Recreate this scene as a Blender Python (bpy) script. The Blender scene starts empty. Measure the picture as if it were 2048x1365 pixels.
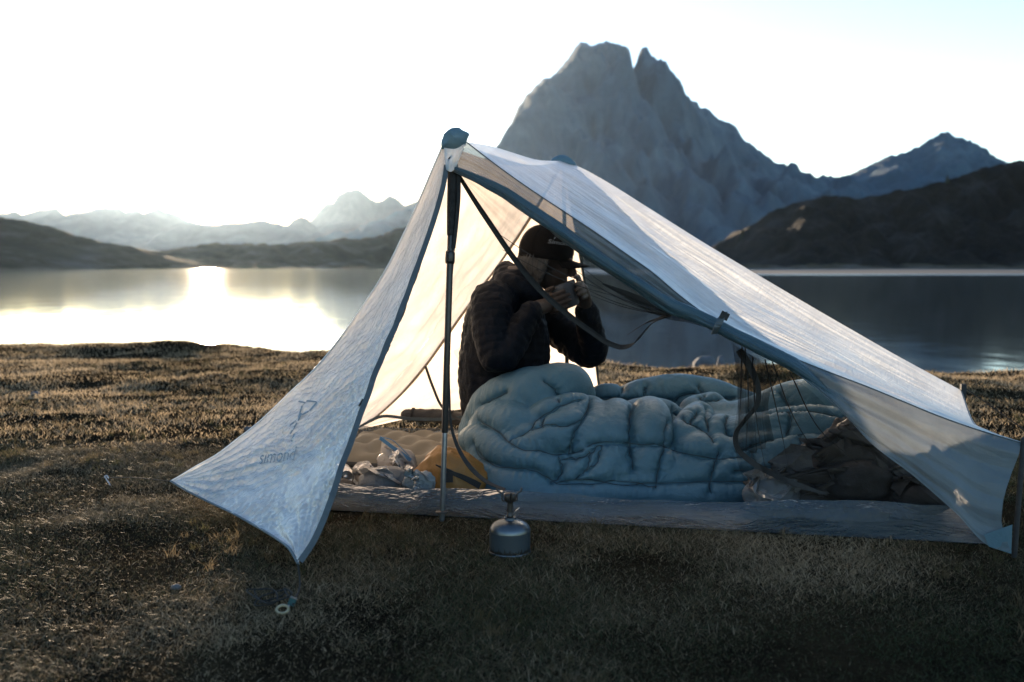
import bpy, bmesh, math
import numpy as np
from mathutils import Vector, Matrix

# ------------------------------------------------------------------ camera, sky, sun
scene = bpy.context.scene
F = 1991.1                      # focal length of a 35 mm lens in pixels of the 2048 px wide photograph
H = 0.81                        # camera height above the grass
TH = math.atan((682.5 - 531.0) / F)
cam_d = bpy.data.cameras.new("camera")
cam = bpy.data.objects.new("camera", cam_d)
scene.collection.objects.link(cam)
cam.location = (0, 0, H)
cam.rotation_euler = (math.pi / 2 - TH, 0, 0)
cam_d.lens = 35; cam_d.sensor_width = 36
cam_d.clip_start = 0.05; cam_d.clip_end = 20000
cam_d.dof.use_dof = True
cam_d.dof.focus_distance = 3.2
cam_d.dof.aperture_fstop = 3.2
scene.camera = cam

SUN_AZ = math.atan((415 - 1024) / F)      # left of the view axis
SUN_EL = math.radians(3.7)
w = bpy.data.worlds.new("World"); scene.world = w; w.use_nodes = True
nt = w.node_tree; nt.nodes.clear()
sky = nt.nodes.new("ShaderNodeTexSky"); sky.sky_type = 'NISHITA'; sky.sun_disc = False
sky.sun_elevation = SUN_EL; sky.sun_rotation = SUN_AZ
sky.altitude = 1900; sky.air_density = 1.0; sky.dust_density = 0.6; sky.ozone_density = 1.0
bg = nt.nodes.new("ShaderNodeBackground"); bg.inputs[1].default_value = 0.15
out = nt.nodes.new("ShaderNodeOutputWorld")
tint = nt.nodes.new('ShaderNodeMix'); tint.data_type = 'RGBA'; tint.blend_type = 'MULTIPLY'; tint.inputs[0].default_value = 1.0
tint.inputs[7].default_value = (0.85, 0.92, 1.10, 1)
nt.links.new(sky.outputs[0], tint.inputs[6]); nt.links.new(tint.outputs[2], bg.inputs[0]); nt.links.new(bg.outputs[0], out.inputs[0])

sun_d = bpy.data.lights.new("sun", 'SUN'); sun_d.energy = 3.7; sun_d.angle = math.radians(0.8)
sun_d.color = (1.0, 0.76, 0.52)
sun = bpy.data.objects.new("sun", sun_d); scene.collection.objects.link(sun)
sdir = Vector((math.sin(SUN_AZ) * math.cos(SUN_EL), math.cos(SUN_AZ) * math.cos(SUN_EL), math.sin(SUN_EL)))
sun.rotation_euler = sdir.to_track_quat('Z', 'Y').to_euler()
sun.location = (-3, 10, 5)

vs = scene.view_settings
vs.view_transform = 'Standard'; vs.look = 'None'; vs.gamma = 1.0; vs.use_curve_mapping = False
vs.exposure = 1.95
scene.cycles.use_denoising = True
scene.cycles.max_bounces = 10; scene.cycles.diffuse_bounces = 4; scene.cycles.glossy_bounces = 4
scene.cycles.transmission_bounces = 6; scene.cycles.transparent_max_bounces = 24
scene.cycles.volume_bounces = 1
scene.cycles.sample_clamp_indirect = 6.0

# ------------------------------------------------------------------ helpers
CT, ST = math.cos(TH), math.sin(TH)
def P(px, py, Y):
    """world point at depth Y that the photograph shows at (px, py)"""
    u = (px - 1024.0) / F; v = (682.5 - py) / F
    d = np.array([u, CT + v * ST, -ST + v * CT]); t = Y / d[1]
    return np.array([d[0] * t, Y, H + d[2] * t])
def G(px, py, z=0.0):
    u = (px - 1024.0) / F; v = (682.5 - py) / F
    d = np.array([u, CT + v * ST, -ST + v * CT]); t = (z - H) / d[2]
    return np.array([d[0] * t, d[1] * t, z])
def PXY(p):
    """project world points (n,3) to pixels"""
    p = np.asarray(p, float); x = p[..., 0]; y = p[..., 1]; z = p[..., 2] - H
    dep = y * CT - z * ST; up = y * ST + z * CT
    return 1024 + F * x / dep, 682.5 - F * up / dep

def _hash(ix, iy, iz, seed):
    n = (ix * 374761393 + iy * 668265263 + iz * 2147483647 + seed * 1274126177) & 0x7fffffff
    n = ((n ^ (n >> 13)) * 1274126177) & 0x7fffffff
    n = ((n ^ (n >> 15)) * 1103515245) & 0x7fffffff
    return (n & 0xffff) / 32767.5 - 1.0
def vnoise(x, y, z=0.0, seed=0):
    x, y, z = np.broadcast_arrays(np.asarray(x, float), np.asarray(y, float), np.asarray(z, float))
    ix = np.floor(x).astype(np.int64); iy = np.floor(y).astype(np.int64); iz = np.floor(z).astype(np.int64)
    fx, fy, fz = x - ix, y - iy, z - iz
    fx = fx * fx * fx * (fx * (fx * 6 - 15) + 10); fy = fy * fy * fy * (fy * (fy * 6 - 15) + 10); fz = fz * fz * fz * (fz * (fz * 6 - 15) + 10)
    r = 0
    for a in (0, 1):
        for b in (0, 1):
            for c in (0, 1):
                wt = (fx if a else 1 - fx) * (fy if b else 1 - fy) * (fz if c else 1 - fz)
                r = r + wt * _hash(ix + a, iy + b, iz + c, seed)
    return r
def fbm(x, y, z=0.0, oct=4, seed=0, gain=0.5):
    r = 0; a = 1.0; f = 1.0
    for k in range(oct):
        r = r + a * vnoise(np.asarray(x) * f, np.asarray(y) * f, np.asarray(z) * f, seed + k * 17); a *= gain; f *= 2.03
    return r
def sstep(a, b, x):
    t = np.clip((x - a) / (b - a), 0, 1); return t * t * (3 - 2 * t)

COL = scene.collection
def setp(o, label=None, cat=None, group=None, kind=None):
    if label: o["label"] = label
    if cat: o["category"] = cat
    if group: o["group"] = group
    if kind: o["kind"] = kind
    return o
def empty(name, loc, label, cat, group=None):
    o = bpy.data.objects.new(name, None); COL.objects.link(o); o.location = tuple(loc); o.empty_display_size = 0.1
    return setp(o, label, cat, group)
def mk(name, v, f, mat=None, parent=None, smooth=True, uv=None):
    """one mesh object, vertices given in world space"""
    me = bpy.data.meshes.new(name)
    v = np.asarray(v, float)
    off = np.zeros(3)
    p = parent
    while p is not None: off = off + np.array(p.location); p = p.parent
    if parent is None:
        c = np.array([(v[:, 0].min() + v[:, 0].max()) / 2, (v[:, 1].min() + v[:, 1].max()) / 2, v[:, 2].min()])
        off = c
    vv = v - off
    if isinstance(f, np.ndarray) and f.ndim == 2:
        k = f.shape[1]; n = len(f)
        me.vertices.add(len(vv)); me.vertices.foreach_set("co", vv.astype(np.float32).ravel())
        me.loops.add(n * k); me.loops.foreach_set("vertex_index", f.astype(np.int32).ravel())
        me.polygons.add(n); me.polygons.foreach_set("loop_start", np.arange(0, n * k, k, dtype=np.int32))
        me.update(calc_edges=True)
    else:
        me.from_pydata([tuple(a) for a in vv], [], [tuple(int(i) for i in a) for a in f])
    if uv is not None:
        l = me.uv_layers.new(name="uv"); idx = np.empty(len(me.loops), np.int32); me.loops.foreach_get("vertex_index", idx)
        l.data.foreach_set("uv", np.asarray(uv, np.float32)[idx].ravel())
    if smooth: me.polygons.foreach_set("use_smooth", np.ones(len(me.polygons), bool))
    if mat: me.materials.append(mat)
    me.validate(); me.update()
    o = bpy.data.objects.new(name, me); COL.objects.link(o)
    if parent is not None: o.parent = parent
    else: o.location = tuple(off)
    return o
def gridf(nu, nv):
    i = np.arange(nu - 1)[:, None] * nv + np.arange(nv - 1)[None, :]
    return np.stack([i, i + 1, i + nv + 1, i + nv], -1).reshape(-1, 4)
def crv(pts, n):
    """smooth curve through 3-D points, n samples (centripetal-like cubic on chord length)"""
    p = np.asarray(pts, float)
    if len(p) == 2: 
        t = np.linspace(0, 1, n)[:, None]; return p[0] * (1 - t) + p[1] * t
    s = np.concatenate([[0], np.cumsum(np.linalg.norm(np.diff(p, axis=0), axis=1) + 1e-9)])
    m = np.gradient(p, s, axis=0)
    q = np.linspace(0, s[-1], n); k = np.clip(np.searchsorted(s, q) - 1, 0, len(p) - 2)
    h = (s[k + 1] - s[k])[:, None]; t = ((q - s[k])[:, None]) / h
    return (2*t**3-3*t**2+1)*p[k] + (t**3-2*t**2+t)*h*m[k] + (-2*t**3+3*t**2)*p[k+1] + (t**3-t**2)*h*m[k+1]
def coons(top, bot, left, right, nu, nv):
    """patch: top/bot run along u, left/right along v (top->bot); arrays of 3-D points"""
    T, B, L, R = crv(top, nu), crv(bot, nu), crv(left, nv), crv(right, nv)
    u = np.linspace(0, 1, nu)[:, None, None]; v = np.linspace(0, 1, nv)[None, :, None]
    S = (1 - v) * T[:, None] + v * B[:, None] + (1 - u) * L[None] + u * R[None] \
        - ((1-u)*(1-v)*T[0] + u*(1-v)*T[-1] + (1-u)*v*B[0] + u*v*B[-1])
    return S
def gnorm(S):
    a = np.gradient(S, axis=0); b = np.gradient(S, axis=1); n = np.cross(a, b)
    return n / (np.linalg.norm(n, axis=-1, keepdims=True) + 1e-12)
def sheet(name, S, mat, parent, thick=0.0, uvs=None, flip=False):
    nu, nv = S.shape[:2]
    if uvs is None:
        du = np.linalg.norm(np.diff(S, axis=0), axis=-1).mean(1); dv = np.linalg.norm(np.diff(S, axis=1), axis=-1).mean(0)
        U = np.concatenate([[0], np.cumsum(du)]); V = np.concatenate([[0], np.cumsum(dv)])
        uvs = np.stack(np.broadcast_arrays(U[:, None], V[None, :]), -1)
    f = gridf(nu, nv)
    if flip: f = f[:, ::-1]
    o = mk(name, S.reshape(-1, 3), f, mat, parent, True, uvs.reshape(-1, 2))
    if thick:
        m = o.modifiers.new("thickness", 'SOLIDIFY'); m.thickness = thick; m.offset = 0
    return o
def tube_mesh(pts, rad, n=12, samp=None, flat=1.0, flat_dir=None, caps=True, capn=4):
    """swept tube; rad scalar or per point; flat squeezes along flat_dir; returns v, f, s"""
    p = np.asarray(pts, float); r = np.full(len(p), rad, float) if np.isscalar(rad) else np.asarray(rad, float)
    if samp:
        q = crv(np.c_[p, r], samp); p, r = q[:, :3], np.maximum(q[:, 3], 1e-4)
    t = np.gradient(p, axis=0); t /= np.linalg.norm(t, axis=1, keepdims=True) + 1e-12
    if caps:
        k = np.arange(1, capn + 1) / capn * (math.pi / 2)
        a0 = [p[0] - t[0] * r[0] * math.sin(a) for a in k][::-1]; a1 = [p[-1] + t[-1] * r[-1] * math.sin(a) for a in k]
        r0 = [max(r[0] * math.cos(a), 1e-4) for a in k][::-1]; r1 = [max(r[-1] * math.cos(a), 1e-4) for a in k]
        p = np.vstack([a0, p, a1]); t = np.vstack([np.repeat(t[:1], capn, 0), t, np.repeat(t[-1:], capn, 0)]); r = np.concatenate([r0, r, r1])
    ref = np.array([0, 0, 1.0]) if flat_dir is None else np.asarray(flat_dir, float)
    if abs(np.dot(t[0], ref) / np.linalg.norm(ref)) > 0.95 and flat_dir is None: ref = np.array([0, 1.0, 0])
    a = ref - np.dot(ref, t[0]) * t[0]; a /= np.linalg.norm(a)
    A = []
    for i in range(len(p)):
        if flat_dir is not None: a = ref - np.dot(ref, t[i]) * t[i]
        else: a = a - np.dot(a, t[i]) * t[i]
        a = a / (np.linalg.norm(a) + 1e-12); A.append(a)
    A = np.array(A); B = np.cross(t, A)
    ang = np.linspace(0, 2 * math.pi, n, endpoint=False)
    V = p[:, None] + r[:, None, None] * (flat * np.cos(ang)[None, :, None] * A[:, None] + np.sin(ang)[None, :, None] * B[:, None])
    m = len(p); f = []
    for i in range(m - 1):
        for j in range(n):
            j2 = (j + 1) % n; f.append((i * n + j, i * n + j2, (i + 1) * n + j2, (i + 1) * n + j))
    f.append(tuple(range(n - 1, -1, -1))); f.append(tuple((m - 1) * n + j for j in range(n)))
    return V.reshape(-1, 3), f
def tube(name, pts, rad, mat, parent=None, **k):
    v, f = tube_mesh(pts, rad, **k); return mk(name, v, f, mat, parent)
def ribbon(name, pts, width, mat, parent, side=(1, 0, 0), thick=0.0015, samp=40, wid=None):
    p = crv(pts, samp); t = np.gradient(p, axis=0); t /= np.linalg.norm(t, axis=1, keepdims=True) + 1e-12
    s = np.asarray(side, float); a = s[None] - (t @ s)[:, None] * t; a /= np.linalg.norm(a, axis=1, keepdims=True) + 1e-12
    ww = (width if wid is None else np.interp(np.linspace(0, 1, samp), np.linspace(0, 1, len(wid)), wid)[:, None]) / 2
    n = np.cross(t, a) * thick / 2
    V = np.stack([p - a * ww - n, p + a * ww - n, p + a * ww + n, p - a * ww + n], 1)
    f = []
    for i in range(samp - 1):
        for j in range(4):
            j2 = (j + 1) % 4; f.append((i*4+j, i*4+j2, i*4+4+j2, i*4+4+j))
    f += [(3, 2, 1, 0), tuple((samp-1)*4+j for j in range(4))]
    return mk(name, V.reshape(-1, 3), f, mat, parent, False)
def ell_mesh(c, r, R=None, n=20, m=12):
    th = np.linspace(0, math.pi, m + 1)[1:-1]; ph = np.linspace(0, 2 * math.pi, n, endpoint=False)
    v = [(0, 0, 1)] + [(math.sin(a) * math.cos(b), math.sin(a) * math.sin(b), math.cos(a)) for a in th for b in ph] + [(0, 0, -1)]
    v = np.array(v) * np.asarray(r, float)
    if R is not None: v = v @ np.asarray(R).T
    f = [(0, 1 + j, 1 + (j + 1) % n) for j in range(n)]
    for i in range(m - 2):
        for j in range(n):
            a = 1 + i * n + j; b = 1 + i * n + (j + 1) % n; f.append((a, a + n, b + n, b))
    e = len(v) - 1; o = 1 + (m - 2) * n
    f += [(e, o + (j + 1) % n, o + j) for j in range(n)]
    return v + np.asarray(c, float), f
def lathe_mesh(prof, c, axis=(0, 0, 1), n=40):
    """profile list of (radius, height) turned about axis through c"""
    ax = Vector(axis).normalized(); R = np.array(ax.to_track_quat('Z', 'Y').to_matrix())
    pr = np.array(prof, float); ang = np.linspace(0, 2 * math.pi, n, endpoint=False)
    V = np.stack([pr[:, 0:1] * np.cos(ang), pr[:, 0:1] * np.sin(ang), np.repeat(pr[:, 1:2], n, 1)], -1).reshape(-1, 3)
    f = []
    for i in range(len(pr) - 1):
        for j in range(n):
            j2 = (j + 1) % n; f.append((i*n+j, i*n+j2, (i+1)*n+j2, (i+1)*n+j))
    return V @ R.T + np.asarray(c, float), f
def lathe(name, prof, c, mat, parent=None, axis=(0, 0, 1), n=40):
    v, f = lathe_mesh(prof, c, axis, n); return mk(name, v, f, mat, parent)
def box_mesh(c, s, R=None):
    v = np.array([(x, y, z) for x in (-.5, .5) for y in (-.5, .5) for z in (-.5, .5)]) * np.asarray(s, float)
    if R is not None: v = v @ np.asarray(R).T
    return v + np.asarray(c, float), [(0,1,3,2),(4,6,7,5),(0,4,5,1),(2,3,7,6),(0,2,6,4),(1,5,7,3)]
def join(ms):
    V, Fs, o = [], [], 0
    for v, f in ms:
        V.append(np.asarray(v)); Fs += [tuple(i + o for i in a) for a in f]; o += len(v)
    return np.vstack(V), Fs
def union(ms, voxel, smooth=2):
    """fuse closed pieces into one continuous surface; returns v, f"""
    v, f = join(ms)
    me = bpy.data.meshes.new("u"); me.from_pydata([tuple(a) for a in v], [], f)
    o = bpy.data.objects.new("u", me); COL.objects.link(o)
    m = o.modifiers.new("r", 'REMESH'); m.mode = 'VOXEL'; m.voxel_size = voxel; m.adaptivity = 0
    if smooth:
        s = o.modifiers.new("s", 'SMOOTH'); s.factor = 0.5; s.iterations = smooth
    dg = bpy.context.evaluated_depsgraph_get(); dg.update()
    e = o.evaluated_get(dg).to_mesh()
    n = len(e.vertices); V = np.empty(n * 3, np.float32); e.vertices.foreach_get("co", V); V = V.reshape(-1, 3).astype(float)
    N = np.empty(n * 3, np.float32); e.vertices.foreach_get("normal", N); N = N.reshape(-1, 3).astype(float)
    q = np.empty(len(e.loops), np.int32); e.loops.foreach_get("vertex_index", q)
    tot = np.empty(len(e.polygons), np.int32); e.polygons.foreach_get("loop_total", tot)
    if (tot == 4).all(): Fq = q.reshape(-1, 4)
    else:
        st = np.concatenate([[0], np.cumsum(tot)]); Fq = [tuple(q[st[i]:st[i+1]]) for i in range(len(tot))]
    o.evaluated_get(dg).to_mesh_clear(); bpy.data.objects.remove(o); bpy.data.meshes.remove(me)
    return V, Fq, N
def segdist(V, pts):
    """distance of V to a polyline and arc position of the nearest point"""
    best = np.full(len(V), 1e9); s = np.zeros(len(V)); acc = 0.0
    for a, b in zip(pts[:-1], pts[1:]):
        d = b - a; L = np.linalg.norm(d); t = np.clip(((V - a) @ d) / (L * L + 1e-12), 0, 1)
        dist = np.linalg.norm(V - (a + t[:, None] * d), axis=1); m = dist < best
        best = np.where(m, dist, best); s = np.where(m, acc + t * L, s); acc += L
    return best, s

# ------------------------------------------------------------------ materials
def newmat(name):
    m = bpy.data.materials.new(name); m.use_nodes = True; t = m.node_tree; t.nodes.clear()
    o = t.nodes.new("ShaderNodeOutputMaterial"); return m, t, o
def N(t, typ, **k):
    n = t.nodes.new(typ)
    for a, b in k.items(): setattr(n, a, b)
    return n
def noise_node(t, scale, detail=4, rough=0.55, vec=None, dist=0.0):
    n = N(t, "ShaderNodeTexNoise"); n.inputs["Scale"].default_value = scale; n.inputs["Detail"].default_value = detail
    n.inputs["Roughness"].default_value = rough; n.inputs["Distortion"].default_value = dist
    if vec is not None: t.links.new(vec, n.inputs["Vector"])
    return n
def ramp(t, fac, stops):
    r = N(t, "ShaderNodeValToRGB"); e = r.color_ramp.elements
    while len(e) < len(stops): e.new(0.5)
    for q, (p, c) in zip(e, stops): q.position = p; q.color = (*c, 1) if len(c) == 3 else c
    t.links.new(fac, r.inputs[0]); return r
def mapped(t, kind, scale):
    tc = N(t, "ShaderNodeTexCoord"); mp = N(t, "ShaderNodeMapping"); mp.inputs["Scale"].default_value = scale
    t.links.new(tc.outputs[kind], mp.inputs[0]); return mp.outputs[0]
def stuffmat(name, c1, c2, rough=0.7, nscale=6, bump=0.0, bscale=60, metal=0.0, spec=0.5, kind="Object", stretch=(1, 1, 1), transl=0.0, sheen=0.0):
    """general procedural material: two-tone noise colour, fine relief"""
    m, t, o = newmat(name)
    vec = mapped(t, kind, stretch)
    n = noise_node(t, nscale, 5, 0.6, vec)
    r = ramp(t, n.outputs["Fac"], [(0.3, c1), (0.7, c2)])
    b = N(t, "ShaderNodeBsdfPrincipled"); t.links.new(r.outputs[0], b.inputs["Base Color"])
    b.inputs["Roughness"].default_value = rough; b.inputs["Metallic"].default_value = metal; b.inputs["Specular IOR Level"].default_value = spec
    if sheen: b.inputs["Sheen Weight"].default_value = sheen
    if bump:
        n2 = noise_node(t, bscale, 6, 0.6, vec); bp = N(t, "ShaderNodeBump"); bp.inputs["Strength"].default_value = bump; bp.inputs["Distance"].default_value = 0.01
        t.links.new(n2.outputs["Fac"], bp.inputs["Height"]); t.links.new(bp.outputs[0], b.inputs["Normal"])
    res = b.outputs[0]
    if transl:
        tr = N(t, "ShaderNodeBsdfTranslucent"); t.links.new(r.outputs[0], tr.inputs[0]); mx = N(t, "ShaderNodeMixShader"); mx.inputs[0].default_value = transl
        t.links.new(res, mx.inputs[1]); t.links.new(tr.outputs[0], mx.inputs[2]); res = mx.outputs[0]
    t.links.new(res, o.inputs["Surface"]); return m
# ------------------------------------------------------------------ the land
rng = np.random.default_rng(7)
WATER_Z = -0.42
def ridge(name, prof, D, wf, wb, base, mat, nx, ny, jag=0.0, rough=0.1, fscale=1.0, pw=1.3, ext=0.35, seed=1, label=None):
    """a mountain or hill: crest at depth D, slopes reaching wf towards and wb away from the lake"""
    prof = sorted(prof); px = np.array([a for a, b in prof], float); py = np.array([b for a, b in prof], float)
    xs = np.linspace(px[0], px[-1], nx); ys = np.interp(xs, px, py)
    ys = ys + jag * fbm(xs / 16.0, 3.3, 0, 4, seed) + 0.45 * jag * vnoise(xs / 5.0, 9.1, 0, seed + 2)
    top = np.array([P(a, b, D) for a, b in zip(xs, ys)])
    X, Z = top[:, 0], top[:, 2]
    edge = np.minimum(1, np.minimum(np.arange(nx), np.arange(nx)[::-1]) / (0.04 * nx))
    Z = base + (Z - base) * sstep(0, 1, edge) ** 0.5 if ext else Z
    dv = np.concatenate([-(np.linspace(1, 0, ny) ** 1.25), np.linspace(0, 1, ny // 3)[1:] ** 1.2])
    dist = np.where(dv < 0, dv * wf, dv * wb)
    a = np.abs(dv)[None, :]
    XX = np.repeat(X[:, None], len(dv), 1)
    wob = fbm(XX / (wf * 0.35), 7.7 + 0 * XX, 0, 2, seed + 3) * wf * 0.12
    YY = D + dist[None, :] + wob * (1 - 0 * a) * (a > 0) * np.minimum(1, a * 5)
    hh = (Z - base)[:, None]
    env = np.minimum(1, a * 6) * np.minimum(1, (1 - a) * 4 + 0.05)
    nz = fbm(XX / (wf * 0.10 * fscale), YY / (wf * 0.16 * fscale), 0, 5, seed + 9)
    rg = 1 - np.abs(fbm(XX / (wf * 0.13 * fscale) + 5, YY / (wf * 0.45 * fscale), 0, 4, seed + 21))
    # smooth the crest profile towards the valley so that gullies, not walls, run down
    k = np.maximum(1, (nx // 40)); ker = np.ones(2 * k + 1) / (2 * k + 1)
    Zs = np.convolve(np.pad(Z, k, 'edge'), ker, 'valid')
    mixz = np.clip(a * 2.2, 0, 1); base_h = (Z[:, None] * (1 - mixz) + Zs[:, None] * mixz) - base
    ZZ = base + base_h * (1 - a) ** pw + env * rough * np.abs(hh) * (0.7 * nz + 0.8 * (rg - 0.75))
    lim = np.where(YY < D, (Z[:, None] - H) * YY / D + H - 0.002 * D * np.minimum(1, a * 8), 1e9)
    ZZ = np.minimum(ZZ, lim)
    o = mk(name, np.stack([XX, YY, ZZ], -1).reshape(-1, 3), gridf(nx, len(dv))[:, ::-1], mat)
    setp(o, label, kind="structure"); return o

def rockmat(name, c1, c2, c3, sc, bump=0.6):
    m, t, o = newmat(name)
    tc = N(t, "ShaderNodeTexCoord")
    n = noise_node(t, sc, 8, 0.62, tc.outputs["Object"]); n2 = noise_node(t, sc * 3.6, 9, 0.68, mapped(t, "Object", (1, 1, 0.45)))
    r = ramp(t, n.outputs["Fac"], [(0.36, c1), (0.52, c2), (0.66, c3)])
    mx = N(t, "ShaderNodeMix", data_type='RGBA', blend_type='MULTIPLY'); mx.inputs[0].default_value = 0.75
    r2 = ramp(t, n2.outputs["Fac"], [(0.3, (0.5, 0.5, 0.5)), (0.7, (1, 1, 1))])
    t.links.new(r.outputs[0], mx.inputs[6]); t.links.new(r2.outputs[0], mx.inputs[7])
    b = N(t, "ShaderNodeBsdfPrincipled"); b.inputs["Roughness"].default_value = 0.95; b.inputs["Specular IOR Level"].default_value = 0.1
    t.links.new(mx.outputs[2], b.inputs["Base Color"])
    bp = N(t, "ShaderNodeBump"); bp.inputs["Strength"].default_value = bump; bp.inputs["Distance"].default_value = 0.25 / sc
    t.links.new(n2.outputs["Fac"], bp.inputs["Height"]); t.links.new(bp.outputs[0], b.inputs["Normal"])
    t.links.new(b.outputs[0], o.inputs["Surface"]); return m
M_peak = rockmat("hazy_peak_rock", (0.050, 0.102, 0.148), (0.064, 0.120, 0.168), (0.10, 0.165, 0.212), 0.006)  # blue put into the rock colour to stand in for haze
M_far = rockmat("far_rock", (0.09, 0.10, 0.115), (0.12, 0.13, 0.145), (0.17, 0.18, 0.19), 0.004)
M_hill = rockmat("heath_hill", (0.013, 0.013, 0.012), (0.024, 0.021, 0.016), (0.045, 0.045, 0.045), 0.045, 0.9)
M_hill2 = rockmat("grassy_hill", (0.05, 0.045, 0.025), (0.085, 0.07, 0.04), (0.13, 0.12, 0.10), 0.05, 0.8)

peak_prof = [(560, 520), (700, 470), (820, 420), (900, 390), (960, 345), (1000, 290), (1012, 262), (1022, 250), (1035, 215), (1052, 192), (1075, 172), (1085, 160), (1107, 148),
    (1122, 138), (1140, 113), (1150, 95), (1158, 87), (1172, 86), (1186, 91), (1200, 85), (1215, 85), (1240, 89), (1248, 96), (1253, 118), (1257, 145), (1262, 147), (1272, 132), (1277, 108),
    (1284, 97), (1294, 96), (1303, 112), (1312, 118), (1318, 135), (1332, 152), (1345, 165), (1355, 182), (1362, 178), (1370, 196), (1385, 202), (1402, 215), (1412, 213), (1425, 232),
    (1440, 238), (1458, 242), (1475, 262), (1490, 278), (1510, 296), (1532, 310), (1560, 328), (1575, 335), (1583, 346), (1605, 347), (1625, 352), (1645, 351), (1668, 355),
    (1700, 352), (1725, 338), (1750, 325), (1790, 312), (1820, 300), (1850, 285), (1872, 270), (1893, 264), (1912, 278), (1942, 279), (1945, 292), (1965, 300), (1995, 316), (2030, 330), (2080, 350), (2200, 380), (2400, 420), (2700, 500)]
ridge("twin_peaked_mountain", peak_prof, 3000, 1500, 900, 4, M_peak, 700, 110, jag=4.0, rough=0.24, pw=1.15, seed=4, label="tall rock mountain with twin summits")
far1 = [(-500, 470), (-300, 420), (-150, 440), (-60, 415), (0, 428), (20, 424), (45, 430), (75, 420), (95, 418), (110, 416), (130, 429), (165, 424), (200, 418), (235, 414), (250, 425), (275, 418), (290, 427), (315, 418), (345, 425), (370, 440), (400, 448), (430, 452), (480, 446), (520, 443), (560, 450), (620, 460), (700, 470), (800, 480), (950, 500)]
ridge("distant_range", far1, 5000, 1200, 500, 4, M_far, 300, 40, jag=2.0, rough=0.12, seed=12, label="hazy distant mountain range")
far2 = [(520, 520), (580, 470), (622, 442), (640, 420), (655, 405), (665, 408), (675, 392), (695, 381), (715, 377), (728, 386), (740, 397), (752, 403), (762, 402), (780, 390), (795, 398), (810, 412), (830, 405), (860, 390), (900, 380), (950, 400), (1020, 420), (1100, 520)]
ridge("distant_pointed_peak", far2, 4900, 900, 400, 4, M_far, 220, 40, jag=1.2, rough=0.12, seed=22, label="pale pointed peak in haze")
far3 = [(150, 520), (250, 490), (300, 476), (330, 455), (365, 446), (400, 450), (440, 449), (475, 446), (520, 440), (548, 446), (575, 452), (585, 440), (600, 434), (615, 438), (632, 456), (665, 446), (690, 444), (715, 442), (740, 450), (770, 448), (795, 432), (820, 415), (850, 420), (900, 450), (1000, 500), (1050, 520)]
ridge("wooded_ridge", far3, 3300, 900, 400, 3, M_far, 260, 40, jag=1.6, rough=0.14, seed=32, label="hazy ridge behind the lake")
mid = [(180, 536), (260, 520), (300, 508), (345, 502), (400, 492), (450, 488), (510, 488), (560, 490), (600, 486), (650, 482), (690, 475), (720, 479), (750, 472), (790, 459), (830, 452), (900, 448), (1000, 462), (1100, 460), (1180, 446), (1250, 436), (1310, 444), (1360, 470), (1400, 498), (1550, 525), (1650, 536)]  # unseen hump behind the tent added to shade the right hillside
ridge("lakeside_hill", mid, 620, 170, 200, -1, M_hill2, 360, 60, jag=2.6, rough=0.2, seed=42, label="low brown hill across the lake")
lefth = [(-900, 330), (-500, 360), (-250, 395), (-100, 415), (0, 433), (40, 440), (90, 452), (150, 472), (200, 484), (250, 492), (290, 505), (330, 522), (350, 532), (380, 538)]
ridge("left_hillside", lefth, 380, 150, 160, -1, M_hill2, 300, 60, jag=2.0, rough=0.2, seed=52, ext=0, label="dark hillside on the left shore")
righth = [(1380, 530), (1420, 510), (1440, 500), (1470, 497), (1480, 465), (1510, 448), (1540, 426), (1580, 408), (1620, 400), (1650, 392), (1672, 388), (1700, 396), (1720, 399), (1760, 390), (1800, 380), (1840, 374), (1890, 362), (1940, 345), (2000, 328), (2048, 320), (2200, 300), (2500, 270), (2900, 250)]
ridge("right_hillside", righth, 520, 135, 260, -1, M_hill, 420, 80, jag=2.6, rough=0.17, seed=62, ext=0, label="dark heathery hillside right of the lake")
# valley floor behind the lake, reaching the foot of the mountains
v = np.array([(-6000, 395, WATER_Z + .06), (6000, 395, WATER_Z + .06), (6000, 5300, WATER_Z + .06), (-6000, 5300, WATER_Z + .06)], float)
setp(mk("valley_floor", v, [(0, 1, 2, 3)], M_hill, None, False), kind="structure")
# stony far shore
sh = np.linspace(-420, 620, 700); ds = np.linspace(0, 1, 12)
yy = 372 + 10 * fbm(sh / 60, 0.3, 0, 4, 71)
YS = yy[:, None] + ds[None] * 40
ZS = WATER_Z - .1 + (ds[None] ** 0.7) * (1.2 + 1.5 * fbm(sh / 25, 0.9, 0, 4, 72)[:, None]) + 0.9 * np.maximum(0, fbm(sh[:, None] / 7, YS / 7, 0, 4, 73)) * np.minimum(1, ds[None] * 4)
setp(mk("far_shore", np.stack([np.repeat(sh[:, None], 12, 1), YS, ZS], -1).reshape(-1, 3), gridf(700, 12)[:, ::-1], M_hill2), kind="structure")

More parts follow.
